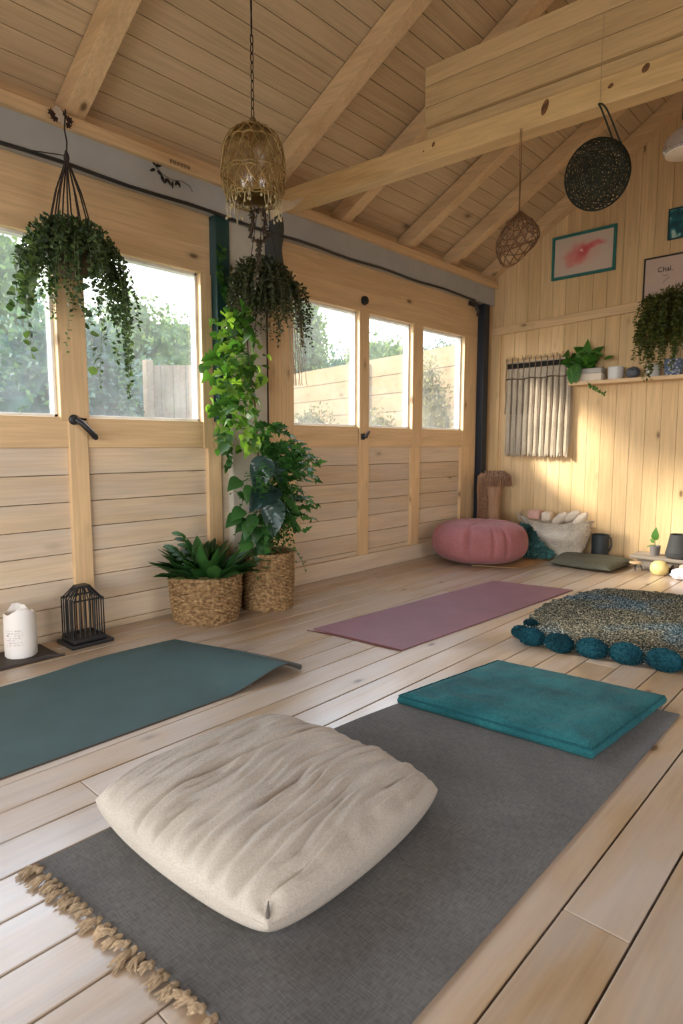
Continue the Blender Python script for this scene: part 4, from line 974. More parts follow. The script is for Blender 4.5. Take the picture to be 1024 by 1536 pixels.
for q in range(3600):
    d = rv(ra); k = ra.uniform(.5, 1.05); p = H2 + Vector((d.x * .16 * k, d.y * .25 * k, -.02 + d.z * .17 * k)); mL.tiny(p, d + rv(ra), rv(ra), .028, .016)
for k in range(70):
    a = ra.uniform(0, 2 * PI); rr = ra.uniform(.05, .14); trailing(mL, mS, H2 + Vector((rr * math.cos(a), rr * math.sin(a), .04)), ra.uniform(.22, .52), ra, out=(math.cos(a) * .7, math.sin(a) * 1.1), leafl=.022, leafw=.014)
for k in range(14): trailing(mL, mS, H2 + Vector((ra.uniform(-.05, .1), ra.uniform(.14, .22), .0)), ra.uniform(.25, .52), ra, out=(.1, .5), sway=.03, leafl=.026, leafw=.016)
for k in range(8): trailing(mL, mS, H2 + Vector((ra.uniform(-.02, .1), ra.uniform(-.02, .10), -.06)), ra.uniform(.2, .38), ra, out=(.1, .0), sway=.03, leafl=.02, leafw=.014)
obj('foliage', mL, LH2, h2)
obj('stems', mS, plain('olive_stem', (0.10, 0.10, 0.05), .8), h2)
m1 = MB()
for k in range(16):
    p = H2 + Vector((ra.uniform(.02, .10), ra.uniform(.16, .25), -.05)); P = [p]
    for q in range(14): p = p + Vector((ra.uniform(-.006, .006), ra.uniform(-.004, .008), -.048 if q < 13 else -.02)); P.append(p)
    m1.tube(P, .0024, 4)
obj('bare_roots', m1, plain('pale_dry_roots', (0.34, 0.24, 0.14), .9), h2)

# gold wire lantern
gl = thing('wire_lantern', 'gold wire lantern hanging from a chain beneath the sloping ceiling', 'hanging lantern', (-2.75, 2.275, 2.60))
gold = plain('aged_gold_wire', (0.34, 0.23, 0.085), .4, .6, .25, 30, metallic=.6)
LC = Vector((-2.75, 2.275, 2.475)); m1 = MB()
prof = [(.142, .0), (.163, .05), (.175, .12), (.174, .20), (.162, .28), (.135, .335), (.10, .36)]
def lp(f, a):
    i = min(int(f * (len(prof) - 1)), len(prof) - 2); u = f * (len(prof) - 1) - i; r = prof[i][0] * (1 - u) + prof[i + 1][0] * u; z = prof[i][1] * (1 - u) + prof[i + 1][1] * u
    return LC + Vector((r * math.cos(a), r * math.sin(a), z))
for k in range(16):
    for s_ in (1, -1): m1.tube([lp(f / 18, 2 * PI * k / 16 + s_ * f / 18 * 1.55 + .05 * math.sin(f)) for f in range(19)], .0028, 5)
for f in (0.0, .05, .34, .38, .7, 1.0): m1.tube([lp(f, 2 * PI * k / 48) + Vector((0, 0, .004 * math.sin(k * 2))) for k in range(48)], .0042, 5, closed=True)
ra = random.Random(13)
for k in range(60):
    a = ra.uniform(0, 2 * PI); f = ra.uniform(0, .9); P = [lp(min(1, max(0, f + q * .03 * ra.uniform(-1, 1.4))), a + q * .09) for q in range(8)]; m1.tube(P, .0018, 4)
obj('wire_frame', m1, gold, gl, smooth=True)
m1 = MB(); m1.lathe([(.10, .358), (.07, .372), (.03, .385), (.016, .395), (.02, .415), (.012, .43), (.001, .432)], LC, 28); obj('cap', m1, plain('bronze_cap', (0.20, 0.13, 0.06), .5, metallic=.5), gl, smooth=True)
lin_, nt, out = newmat('amber_glass_liner'); p1 = N(nt, 'ShaderNodeBsdfTranslucent'); p1.inputs['Color'].default_value = (.75, .55, .25, 1); p2 = N(nt, 'ShaderNodeBsdfTransparent'); p3 = N(nt, 'ShaderNodeBsdfGlossy', Roughness=.15)
a1 = N(nt, 'ShaderNodeMixShader', Fac=.62); L(nt, p1.outputs[0], a1.inputs[1]); L(nt, p2.outputs[0], a1.inputs[2]); a2 = N(nt, 'ShaderNodeMixShader', Fac=.12); L(nt, a1.outputs[0], a2.inputs[1]); L(nt, p3.outputs[0], a2.inputs[2]); L(nt, a2.outputs[0], out.inputs[0])
m1 = MB(); m1.lathe([(.13, .02), (.148, .08), (.155, .16), (.148, .26), (.11, .33), (.05, .35)], LC, 40); obj('glass_liner', m1, lin_, gl, smooth=True)
m1 = MB(); m1.lathe([(.10, .02), (.12, .025), (.125, .05), (.11, .055), (.001, .05)], LC, 30); obj('tray', m1, gold, gl, smooth=True)
m1 = MB(); P = [LC + Vector((0, 0, .43))]
zc = P[0].z; k = 0; ztop = zroof(LC.x) - .005
while zc < ztop - .02:
    if 3 <= k < 9 or zc > ztop - .6 and k > 40:
        pass
    ln = .05 if k < 9 else .11; c_ = Vector((LC.x, LC.y, zc + ln / 2)); ax = Vector((1, 0, 0)) if k % 2 else Vector((0, 1, 0)); hw = .009 if k < 9 else .004
    m1.tube([c_ + ax * hw * math.cos(q * PI / 6) + Vector((0, 0, ln * .55 * math.sin(q * PI / 6))) for q in range(12)], .0028, 5, closed=True); zc += ln * .92; k += 1
obj('chain', m1, cordm, gl, smooth=True)
m1 = MB()
for k in range(70):
    a = ra.uniform(0, 2 * PI); p = lp(0, a) + Vector((0, 0, .05)); P = [p]; ll = ra.uniform(.03, .15)
    for q in range(6): p = p + Vector((ra.uniform(-.007, .007), ra.uniform(-.007, .007), -ll / 6)); P.append(p)
    m1.tube(P, .0018, 4)
    if k % 2: m1.blob(P[-1], (.007, .007, .010), 1, .2)
obj('hanging_fringe', m1, plain('pale_gold_fringe', (0.45, 0.36, 0.20), .7), gl)
# folded cream paper tucked behind the lantern, at the beam end
m1 = MB(); m1.grid(10, 8, lambda u, v: (-3.30 + .02 * v, 2.86 + .34 * u, 2.78 + .11 * u - .13 * v * (1 - u) + .01 * math.sin(u * 8))); m1.grid(10, 8, lambda u, v: (-3.306 + .02 * v, 2.86 + .34 * u, 2.78 + .11 * u - .13 * v * (1 - u) + .01 * math.sin(u * 8)), flip=True)
tag(obj('paper_pennant', m1, plain('cream_paper', (0.66, 0.55, 0.38), .7)), 'small cream pennant sticking out right of the gold lantern', 'pennant')
# vine garland under the lantern
vg = thing('vine_garland', 'dark twisted vine ring with a leafy tail below the gold lantern', 'garland', (-2.8, 2.35, 2.2))
m1 = MB(); vc = Vector((-2.80, 2.35, 2.40))
ring = [vc + Vector((.02 * math.sin(3 * a), .058 * math.sin(a) * (1 - .25 * math.cos(a)), .085 * math.cos(a) - .02)) for a in [2 * PI * k / 60 for k in range(60)]]
m1.tube(ring, .007, 6, closed=True); m1.tube([p + Vector((.008 * math.sin(i * .63), .009 * math.cos(i * .63), 0)) for i, p in enumerate(ring)], .005, 5, closed=True)
tail = bez(vc + Vector((0, 0, -.10)), vc + Vector((.0, .0, -.2)), vc + Vector((-.12, .08, -.22)), vc + Vector((-.30, .22, -.26)), 18); m1.tube(tail, .006, 6)
m1.tube([vc + Vector((0, -.02, .05)), vc + Vector((0, -.05, .09)), LC + Vector((0, 0, .03))], .004, 5)
obj('vine', m1, plain('dark_vine', (0.06, 0.035, 0.025), .9), vg, smooth=True)
m1 = MB()
for p in ring: m1.tiny(p, rv(ra), rv(ra), .03, .014); m1.tiny(p, rv(ra), rv(ra), .03, .014)
for p in tail:
    for q in range(9): m1.tiny(p, rv(ra), rv(ra), .026, .014)
obj('dry_leaves', m1, leafmat('dull_dry_leaf', (0.06, 0.055, 0.03), (0.12, 0.09, 0.05), .2), vg)
# climbing leaves on the green post
cl = thing('climbing_vine', 'thin leafy vine climbing the dark green post', 'vine', (-3.57, 2.72, 1.2))
m1 = MB(); m2 = MB(); P = [Vector((-3.585, 2.68 + .03 * math.sin(k * .7), 1.0 + k * .055)) for k in range(28)]; m2.tube(P, .003, 4)
for p in P:
    for q in range(7): v = rv(ra); v.x = abs(v.x) * .6; m1.leaf(p, v, (1, 0, .3), ra.uniform(.03, .06), ra.uniform(.02, .04), 'oval', .2)
obj('stem', m2, LM, cl); obj('leaves', m1, LM, cl, smooth=True)

# black leaf decals on the header
dk = M['black']
dct = thing('leaf_decal', 'black leafy sprig and script decal on header between the windows', 'wall decal', (-3.595, 2.32, 2.82))
m1 = MB()
def dleaf(y, z, a, l_, w_): m1.leaf((-3.5965 if z < 2.897 else -3.5565, y, z), (0, math.cos(a), math.sin(a)), (1, 0, 0), l_, w_, 'oval', 0, .02)
for (y, z, a, l_, w_) in [(2.19, 2.88, .3, .05, .022), (2.19, 2.88, 2.2, .04, .02), (2.19, 2.86, -2.6, .045, .02), (2.20, 2.855, -.5, .045, .02), (2.23, 2.84, -1.2, .05, .025), (2.27, 2.83, -.9, .05, .022), (2.27, 2.83, -2.0, .045, .02), (2.31, 2.825, -1.6, .05, .018), (2.35, 2.835, -1.1, .04, .02), (2.35, 2.835, -2.2, .04, .02), (2.18, 2.895, 1.2, .04, .018)]: dleaf(y, z, a, l_, w_)
obj('sprig', m1, dk, dct)
m1 = MB(); m1.tube([(-3.5968, 2.19, 2.88), (-3.5968, 2.24, 2.845), (-3.5968, 2.31, 2.83), (-3.5968, 2.38, 2.845), (-3.5968, 2.44, 2.83), (-3.5968, 2.46, 2.80)], .0018, 4)
obj('stem', m1, dk, dct)
m1 = MB()
for i in range(6):
    y = 2.27 + i * .026; m1.tube([(-3.557, y, 2.935), (-3.557, y + .006, 2.912), (-3.557, y + .014, 2.915), (-3.557, y + .016, 2.935), (-3.557, y + .006, 2.928)], .002, 4)
obj('script', m1, dk, dct)

# ------------------------------------------------------------------ pendants from the tie beam
t = thing('wicker_pendant', 'brown teardrop wicker pendant hanging from the tie beam', 'pendant', (-1.72, 3.33, 2.22), 'pendants under the tie beam')
wk = plain('brown_wicker', (0.13, 0.06, 0.025), .6, .3, .2, 30)
PC_ = Vector((-1.715, 3.33, 2.235)); ax_ = Vector((-.16, 0, 0))
TPR = [(0, .085), (.12, .105), (.3, .120), (.5, .108), (.7, .075), (.87, .036), (1, .004)]
def tp_(f, a):
    for (f0, r0), (f1, r1) in zip(TPR, TPR[1:]):
        if f <= f1: break
    r = r0 + (r1 - r0) * (f - f0) / (f1 - f0); t_ = (1 - f) ** 1.5
    return Vector((-1.715, 3.33, 2.225)) + Vector((r * math.cos(a) - .018 * t_, r * math.sin(a), .225 * f + t_ * .045 * (math.cos(a))))
m1 = MB()
for k in range(13):
    for s_ in (1, -1): m1.tube([tp_(f / 16, 2 * PI * k / 13 + s_ * f / 16 * 1.5) for f in range(17)], .0030, 5)
for f in (0, .03, .2, .38, .55, .72): m1.tube([tp_(f, 2 * PI * k / 36) + Vector((0, 0, .012 * math.sin(2 * PI * k / 36 * 2 + f * 9))) for k in range(36)], .0028, 5, closed=True)
obj('shade', m1, wk, t, smooth=True)
m1 = MB(); m1.tube([(-1.718, 3.33, 2.89), (-1.718, 3.33, 2.43)], .0022, 5); m1.tube([(-1.728, 3.33, 2.89), (-1.722, 3.33, 2.43)], .0018, 5); obj('cord', m1, wk, t)
# black woven disc
t = thing('woven_disc', 'black openwork woven oval ornament hanging by a loop from beam', 'pendant', (-1.31, 3.38, 2.40), 'pendants under the tie beam')
bw = plain('black_green_rattan', (0.020, 0.022, 0.012), .6, .3); DC = Vector((-1.312, 3.38, 2.548)); tilt = .42
u1 = Vector((math.cos(.65), math.sin(.65), 0)); u2 = Vector((0, 0, 1)); un = u1.cross(u2)
def dpt(r, a, bul=1):
    x = r * .158 * math.cos(a); y = r * .182 * math.sin(a); xx = x * math.cos(tilt) + y * math.sin(tilt); yy = -x * math.sin(tilt) + y * math.cos(tilt)
    return DC + u1 * xx + u2 * yy + un * (.045 * (1 - r * r)) * bul
for nm, bul in (('front_weave', 1), ('back_weave', -1)):
    m1 = MB()
    for i in range(15):
        r = (i + .6) / 14.6; nk = max(24, int(80 * r)); m1.tube([dpt(min(1, r + (.022 if i < 14 else 0) * math.cos(k * 1.57 + i)), 2 * PI * k / nk, bul) for k in range(nk)], (.0032 if i < 14 else .006), 4, closed=True)
    for k in range(44):
        a = 2 * PI * k / 44; m1.tube([dpt((.12 if k % 2 == 0 else .45) + (1 - (.12 if k % 2 == 0 else .45)) * q / 10, a + .05 * math.sin(q * 3.1 + k), bul) for q in range(11)], .0030, 4)
    obj(nm, m1, bw, t)
m1 = MB(); top = dpt(1, PI / 2 + .35)
m1.tube(bez(dpt(1, 1.60), dpt(1, 1.60) + Vector((-.04, 0, .10)), (-1.30, 3.36, 2.87), (-1.315, 3.36, 2.885), 12) + bez((-1.31, 3.36, 2.885), (-1.26, 3.36, 2.88), dpt(1, .95) + Vector((-.06, 0, .08)), dpt(1, .98), 12), .0045, 6); obj('loop', m1, bw, t, smooth=True)
# string down from above in front of the box
m1 = MB(); m1.tube([(-1.30, 3.345, 3.30), (-1.30, 3.342, 3.02), (-1.302, 3.348, 2.885)], .002, 4)
tag(obj('string', m1, plain('pale_string', (0.45, 0.33, 0.18), .9)), 'pale string hanging down the face of the boarded box', 'string')
# glass pendant at the right edge
t = thing('glass_pendant', 'clear domed glass pendant on a black flex at right edge', 'pendant', (-0.92, 3.40, 2.53), 'pendants under the tie beam')
m_, nt, out = newmat('smoked_glass_shade'); p2 = N(nt, 'ShaderNodeBsdfTransparent'); p2.inputs['Color'].default_value = (.72, .66, .62, 1); p3 = N(nt, 'ShaderNodeBsdfGlossy', Roughness=.06); p4 = N(nt, 'ShaderNodeBsdfDiffuse'); p4.inputs['Color'].default_value = (.45, .40, .38, 1)
a1 = N(nt, 'ShaderNodeMixShader', Fac=.35); L(nt, p2.outputs[0], a1.inputs[1]); L(nt, p3.outputs[0], a1.inputs[2]); a2 = N(nt, 'ShaderNodeMixShader', Fac=.25); L(nt, a1.outputs[0], a2.inputs[1]); L(nt, p4.outputs[0], a2.inputs[2]); L(nt, a2.outputs[0], out.inputs[0])
m1 = MB(); m1.lathe([(.085, .0), (.098, .015), (.098, .04), (.085, .075), (.05, .105), (.015, .115), (.001, .116)], (-0.905, 3.40, 2.535), 40); obj('glass_shade', m1, m_, t, smooth=True)
m1 = MB(); m1.lathe([(.078, .0), (.088, .004), (.088, .022), (.07, .026), (.001, .027)], (-0.905, 3.40, 2.53), 40); obj('frosted_disc', m1, plain('warm_frosted_glass', (.62, .5, .38), .4), t, smooth=True)
m1 = MB(); m1.tube([(-0.93, 3.40, 2.88), (-0.925, 3.40, 2.80), (-0.925, 3.40, 2.70), (-0.905, 3.40, 2.645)], .004, 6); m1.blob((-0.93, 3.40, 2.875), (.007, .007, .01), 1, 0); obj('flex', m1, M['black'], t)

# ------------------------------------------------------------------ far wall decoration
def frame(name, label, cat, x0, x1, z0, z1, w, fm, pm_, tilt=0.0, y=YF, dep=.025):
    t = thing(name, label, cat, ((x0 + x1) / 2, y - dep, z0)); c = Vector(((x0 + x1) / 2, 0, (z0 + z1) / 2))
    def R(mb):
        ca, sa = math.cos(tilt), math.sin(tilt); mb.v = [(c.x + (a - c.x) * ca - (d - c.z) * sa, b, c.z + (a - c.x) * sa + (d - c.z) * ca) for a, b, d in mb.v]; return mb
    m1 = MB(); y0, y1 = y - dep, y - .001
    m1.box(x0, x1, y0, y1, z0, z0 + w, bev=.003); m1.box(x0, x1, y0, y1, z1 - w, z1, bev=.003); m1.box(x0, x0 + w, y0, y1, z0 + w, z1 - w, bev=.003); m1.box(x1 - w, x1, y0, y1, z0 + w, z1 - w, bev=.003)
    obj('frame', R(m1), fm, t)
    m1 = MB(); m1.box(x0 + w * .8, x1 - w * .8, y - dep * .5, y - dep * .4, z0 + w * .8, z1 - w * .8); return t, obj('picture', R(m1), pm_, t, origin=None), R
tealw = plain('painted_teal_wood', (0.030, 0.155, 0.135), .6, .3, .15, 20)
# pink watercolour: blossom made of soft noise-edged blots
m_, nt, out = newmat('watercolour_blossom'); tc0 = N(nt, 'ShaderNodeTexCoord')
def blot(cx_, cz_, rx, rz, rot, edge=.35):
    mp = N(nt, 'ShaderNodeMapping', _vector_type='TEXTURE'); mp.inputs['Location'].default_value = (cx_, 0, cz_); mp.inputs['Rotation'].default_value = (0, rot, 0); mp.inputs['Scale'].default_value = (rx, 1, rz)
    nz = N(nt, 'ShaderNodeTexNoise', Scale=11.0, Detail=4.0); L(nt, tc0.outputs['Object'], nz.inputs['Vector'])
    vs_ = N(nt, 'ShaderNodeVectorMath', _operation='SUBTRACT'); vs_.inputs[1].default_value = (.5, .5, .5); L(nt, nz.outputs['Color'], vs_.inputs[0])
    vm = N(nt, 'ShaderNodeVectorMath', _operation='SCALE', Scale=.12); L(nt, vs_.outputs[0], vm.inputs[0])
    va = N(nt, 'ShaderNodeVectorMath', _operation='ADD'); L(nt, tc0.outputs['Object'], va.inputs[0]); L(nt, vm.outputs[0], va.inputs[1]); L(nt, va.outputs[0], mp.inputs[0])
    sp = N(nt, 'ShaderNodeSeparateXYZ'); L(nt, mp.outputs[0], sp.inputs[0]); cb_ = N(nt, 'ShaderNodeCombineXYZ'); L(nt, sp.outputs[0], cb_.inputs[0]); L(nt, sp.outputs[2], cb_.inputs[2])
    ln = N(nt, 'ShaderNodeVectorMath', _operation='LENGTH'); L(nt, cb_.outputs[0], ln.inputs[0])
    return ramp(nt, ln.outputs['Value'], [(1 - edge, g(1)), (1.0, g(0))])
cc = (0.62, 0.50, 0.38)
cc = mixc(nt, .5, cc, (0.66, 0.52, 0.42))
for (cx_, cz_, rx, rz, ro, col, st) in [(-.02, .23, .26, .15, -.25, (0.72, 0.36, 0.28), .55), (-.06, .22, .18, .12, -.3, (0.66, 0.17, 0.16), .8), (.10, .285, .16, .045, -.15, (0.66, 0.13, 0.13), .8), (.0, .24, .12, .06, -.5, (0.60, 0.09, 0.10), .75), (-.12, .18, .08, .07, 0, (0.70, 0.28, 0.24), .7), (-.03, .255, .03, .012, -.4, (.9, .7, .6), .8), (-.13, .13, .06, .012, -.2, (0.62, 0.25, 0.22), .6)]:
    f = blot(cx_, cz_, rx, rz, ro, .6); k = N(nt, 'ShaderNodeMath', _operation='MULTIPLY'); k.inputs[1].default_value = st; L(nt, f, k.inputs[0]); cc = mixc(nt, k.outputs[0], cc, col)
bsdf(nt, out, cc, .6, .2)
t, p, R = frame('framed_picture', 'pink watercolour blossom in a teal wooden frame on far wall', 'picture', -2.935, -2.285, 2.865, 3.30, .028, tealw, m_, 0)
# dark frame with a small word
t, p, R = frame('framed_print', 'cream print with one small dark word in a thin black frame', 'picture', -2.018, -1.60, 2.525, 2.91, .013, plain('dark_brown_frame', (0.02, 0.014, 0.01), .5), plain('blush_paper', (0.60, 0.45, 0.36), .8, .2, .04), 0)
cu = bpy.data.curves.new('lettering', 'FONT'); cu.body = 'Chai.'; cu.size = .065; cu.extrude = .0008; cu.align_x = 'CENTER'
tmp = bpy.data.objects.new('tmp_text', cu); COL.objects.link(tmp); bpy.context.view_layer.update()
me = bpy.data.meshes.new_from_object(tmp.evaluated_get(bpy.context.evaluated_depsgraph_get())); bpy.data.objects.remove(tmp)
lt = bpy.data.objects.new('lettering', me); COL.objects.link(lt); lt.parent = t; me.materials.append(M['black'])
lt.rotation_euler = (PI / 2, 0, 0); lt.location = Vector((-1.83, YF - .0165, 2.765)) - t.location
m1 = MB(); m1.tube([(-1.85, YF - .0155, 2.735), (-1.82, YF - .0155, 2.725), (-1.80, YF - .0155, 2.74)], .0015, 4); m1.tube([(-1.79, YF - .0155, 2.71), (-1.83, YF - .0155, 2.68), (-1.84, YF - .0155, 2.66)], .0015, 4); obj('flourish', m1, M['black'], t)
m_, nt, out = newmat('teal_painting'); tc0 = N(nt, 'ShaderNodeTexCoord'); nz = N(nt, 'ShaderNodeTexNoise', Scale=14.0, Detail=6.0); L(nt, tc0.outputs['Object'], nz.inputs['Vector'])
bsdf(nt, out, ramp(nt, nz.outputs['Fac'], [(.4, (.008, .06, .075)), (.55, (.015, .13, .15)), (.62, (.25, .45, .42)), (.7, (.6, .65, .5))]), .6)
t, p, R = frame('framed_painting', 'teal painting with pale flecks at the upper right edge', 'picture', -1.825, -1.35, 3.04, 3.315, .01, plain('dark_teal_frame', (0.008, 0.05, 0.055), .5), m_, 0)

# macrame wall hanging
mc = thing('woven_wall_hanging', 'fringed cream woven wall hanging with dark stripe on far wall', 'wall hanging', (-3.04, YF - .05, 1.03))
mx0, mx1 = -3.40, -2.66
mcm = fabric('natural_cotton_rope', (0.50, 0.42, 0.31), 260, .12, .8); mgm = fabric('grey_brown_rope', (0.22, 0.16, 0.11), 260, .2, .8)
m1 = MB(); m1.tube([(mx0 - .02, YF - .035, 2.07), (mx1 + .02, YF - .035, 2.07)], .011, 8); obj('dowel', m1, M['beamX'], mc, smooth=True)
m1 = MB(); ra = random.Random(3)
m1.grid(120, 2, lambda u, v: (mx0 + (mx1 - mx0) * u, YF - .024 - .010 * abs(math.sin(u * 11 * PI)), 2.06 - .90 * v)); obj('upper_weave', m1, mcm, mc, smooth=True)
m1 = MB(); m1.grid(120, 2, lambda u, v: (mx0 + (mx1 - mx0) * u, YF - .036 - .012 * abs(math.sin(u * 11 * PI)), 2.045 - .055 * v)); obj('dark_stripe', m1, plain('black_yarn', (0.015, 0.012, 0.010), .95), mc, smooth=True)
m1 = MB(); m1.tube([(mx0 + (mx1 - mx0) * k / 20, YF - .055, 1.875 + .006 * math.sin(k)) for k in range(21)], .008, 6); obj('lower_rod', m1, plain('dark_rod', (0.07, 0.045, 0.03), .8), mc, smooth=True)
NG = 11
for k in range(NG):
    cxk = mx0 + (mx1 - mx0) * (k + .5) / NG; m1 = MB(); w_ = (mx1 - mx0) / NG * .5
    for q in range(26):
        a = 2 * PI * q / 26 + ra.uniform(-.1, .1); rx = w_ * .78 * ra.uniform(.5, 1); ry = .022 * ra.uniform(.5, 1); zt = 1.86 if q % 3 else 1.88; zb = 1.045 + ra.uniform(-.02, .035); P = []
        for s_ in range(9):
            f = s_ / 8; fl = .8 + .25 * f * f + .08 * math.sin(f * 7 + k); P.append((cxk + rx * math.cos(a) * fl + ra.uniform(-.002, .002), YF - .040 + ry * math.sin(a) * fl * .9 - .004 - .012 * f, zt + (zb - zt) * f))
        m1.tube(P, .0058, 5)
    obj('rope_tassel', m1, mcm, mc, smooth=True)
for k in range(NG + 1):
    xk = mx0 + (mx1 - mx0) * k / NG; m1 = MB(); m1.tube([(xk + .004 * math.sin(f), YF - .058, 2.10 - f * .055) for f in range(12)], .006, 5); obj('dark_cord', m1, mgm, mc, smooth=True)
m1 = MB()
for q in range(50): xq = ra.uniform(mx0, mx1); m1.tube([(xq, YF - .04, 2.06), (xq + ra.uniform(-.015, .015), YF - .045, 2.10 + ra.uniform(0, .03))], .0018, 4)
obj('top_fringe', m1, mgm, mc, kind='stuff')

# shelf
SX0 = -2.635; SZ = 1.79; m1 = MB(); m1.box(SX0, 0.0, YF - .19, YF - .001, SZ - .036, SZ, bev=.004); tag(obj('wall_shelf', m1, M['beamX']), 'long pine wall shelf carrying pots and trailing plants', 'shelf')
ys = YF - .10
whc = plain('white_glaze', (0.62, 0.60, 0.56), .4, .5, .06)
# box planter with leafy plant
t = thing('box_planter', 'cream two-tone planter with a broad-leaved plant at left end of shelf', 'potted plant', (-2.42, ys, SZ))
m1 = MB(); m1.box(-2.535, -2.315, ys - .07, ys + .07, SZ, SZ + .075, bev=.008); m1.box(-2.53, -2.32, ys - .066, ys + .066, SZ + .075, SZ + .125, mi=1, bev=.006); obj('planter', m1, [plain('cream_glaze', (.62, .52, .40), .5), plain('grey_stone_band', (.40, .37, .33), .6)], t)
m1 = MB(); m1.box(-2.525, -2.325, ys - .06, ys + .06, SZ + .118, SZ + .127); obj('soil', m1, M['soil'], t)
m1 = MB(); m2 = MB(); ra = random.Random(8)
for q in range(46):
    a = ra.uniform(0, 2 * PI); p = Vector((-2.50 + ra.gauss(0, .08), ys - .02 + ra.uniform(-.05, .05), SZ + .14 + ra.uniform(0, .17))); m1.leaf(p, (math.cos(a), math.sin(a) * .6 - .3, ra.uniform(-.5, .7)), (ra.uniform(-.3, .3), -1, ra.uniform(.1, .7)), ra.uniform(.09, .13), ra.uniform(.065, .10), 'heart', ra.uniform(.1, .4)); m2.tube([(-2.44, ys, SZ + .12), p], .002, 4)
m1.leaf((-2.47, ys - .05, SZ + .26), (-.05, -.1, 1), (0, -1, .1), .16, .09, 'heart'); m1.leaf((-2.31, ys - .04, SZ + .20), (1, -.2, .4), (0, -.8, .8), .10, .06, 'oval')
for q in range(8): m1.leaf((-2.57 + ra.uniform(-.05, .05), ys - .10, SZ + .16 - q * .012), (ra.uniform(-.3, .3), -.2, -1), (0, -1, .2), .11, .09, 'heart', .1)
obj('leaves', m1, leafmat('shelf_leaf', (0.035, 0.13, 0.012), (0.08, 0.22, 0.02), .3), t, smooth=True); obj('stalks', m2, LM, t)
t2 = thing('trailing_sprig', 'little green sprig dangling below the left end of the shelf', 'sprig', (-2.35, YF - .195, 1.62))
m1 = MB(); P = bez((-2.44, YF - .198, SZ - .005), (-2.42, YF - .205, 1.74), (-2.36, YF - .2, 1.70), (-2.27, YF - .2, 1.655), 10); m1.tube(P, .002, 4); obj('stem', m1, LM, t2); m1 = MB()
for p in P[2:]:
    for q in range(3): m1.leaf(p, rv(ra), (0, -1, .3), .03, .02, 'oval')
obj('leaves', m1, LG, t2, smooth=True)
def pot(name, label, cat, x, r, h, mat, z=SZ, prof=None):
    m1 = MB(); m1.lathe(prof or [(r * .86, 0), (r * .93, .006), (r, h * .5), (r, h - .004), (r * .93, h), (r * .86, h - .006), (r * .8, .02), (.001, .018)], (x, ys, z), 36); o = obj(name, m1, mat, smooth=True)
    return tag(o, label, cat)
pot('ceramic_pot', 'round white ceramic pot between the box planter and dark geode', 'pot', -2.205, .072, .125, whc)
m1 = MB(); m1.blob((-2.045, ys, SZ + .056), (.064, .045, .056), 4, .14, 5, 4); tag(obj('geode', m1, plain('dark_crystal_rock', (0.08, 0.085, 0.095), .5, .5, .7, 60, .6, 60), smooth=True), 'dark faceted stone ball on the shelf between the white pots', 'stone')
pot('white_cup', 'plain white cup on the shelf right of the dark stone', 'cup', -1.865, .058, .118, whc)
m_, nt, out = newmat('blue_patterned_glaze'); tc0 = N(nt, 'ShaderNodeTexCoord'); nz = N(nt, 'ShaderNodeTexVoronoi', Scale=45.0); L(nt, tc0.outputs['Object'], nz.inputs['Vector'])
bsdf(nt, out, ramp(nt, nz.outputs['Distance'], [(.25, (.6, .6, .58)), (.45, (.10, .14, .22))]), .4)
tpn = thing('trailing_plant', 'large cascading plant in blue patterned pot on the shelf', 'potted plant', (-1.70, ys, SZ))
m1 = MB(); m1.lathe([(.065, 0), (.072, .01), (.078, .08), (.078, .15), (.07, .152), (.06, .14), (.001, .135)], (-1.69, ys, SZ), 36); obj('pot', m1, m_, tpn, smooth=True)
mL = MB(); mS = MB(); ra = random.Random(90)
tc1 = Vector((-1.70, ys - .03, 2.32))
for q in range(5): mS.tube([(-1.69, ys, SZ + .13), (-1.69 + ra.uniform(-.03, .03), ys, 2.05), tc1 + Vector((ra.uniform(-.05, .05), 0, 0))], .004, 5)
for q in range(3400):
    d = rv(ra); k = ra.uniform(.4, 1.05); p = tc1 + Vector((d.x * .24 * k, d.y * .11 * k, .02 + d.z * .25 * k)); mL.tiny(p, d + rv(ra) - Vector((0, 0, .5)), rv(ra), .034, .017)
for k in range(80):
    x_ = ra.uniform(-.24, .22); ln = .30 + .30 * math.exp(-((x_ + .05) / .12) ** 2); trailing(mL, mS, tc1 + Vector((x_ * .8, ra.uniform(-.08, .04), ra.uniform(-.1, .2))), ln * ra.uniform(.6, 1.1), ra, out=(x_ * 1.5, -.2), leafl=.03, leafw=.016, sway=.022)
for k in range(10): trailing(mL, mS, tc1 + Vector((ra.uniform(-.25, .2), -.02, .2)), .10, ra, out=(ra.uniform(-1, .6), -.1), leafl=.04, leafw=.02, dens=4)
mL.v = [(a, min(b, YF - .004), max(c, SZ + .004) if b > YF - .2 else c) for a, b, c in mL.v]; mS.v = [(a, min(b, YF - .004), max(c, SZ + .003) if b > YF - .2 else c) for a, b, c in mS.v]
obj('foliage', mL, leafmat('olive_cascade_leaf', (0.07, 0.09, 0.018), (0.17, 0.16, 0.03), .3), tpn); obj('stems', mS, LM, tpn)
t = thing('small_planter', 'white planter with low green leaves at right edge of shelf', 'potted plant', (-1.50, ys, SZ))
m1 = MB(); m1.lathe([(.06, 0), (.066, .01), (.07, .13), (.062, .132), (.001, .12)], (-1.49, ys, SZ), 32); obj('pot', m1, whc, t, smooth=True)
m1 = MB()
for q in range(30): a = ra.uniform(0, 2 * PI); m1.leaf((-1.49 + .03 * math.cos(a), ys, SZ + .12), (math.cos(a), math.sin(a) * .5, 1.2), (0, -1, .5), .12, .05, 'lance')
obj('leaves', m1, LG, t, smooth=True)

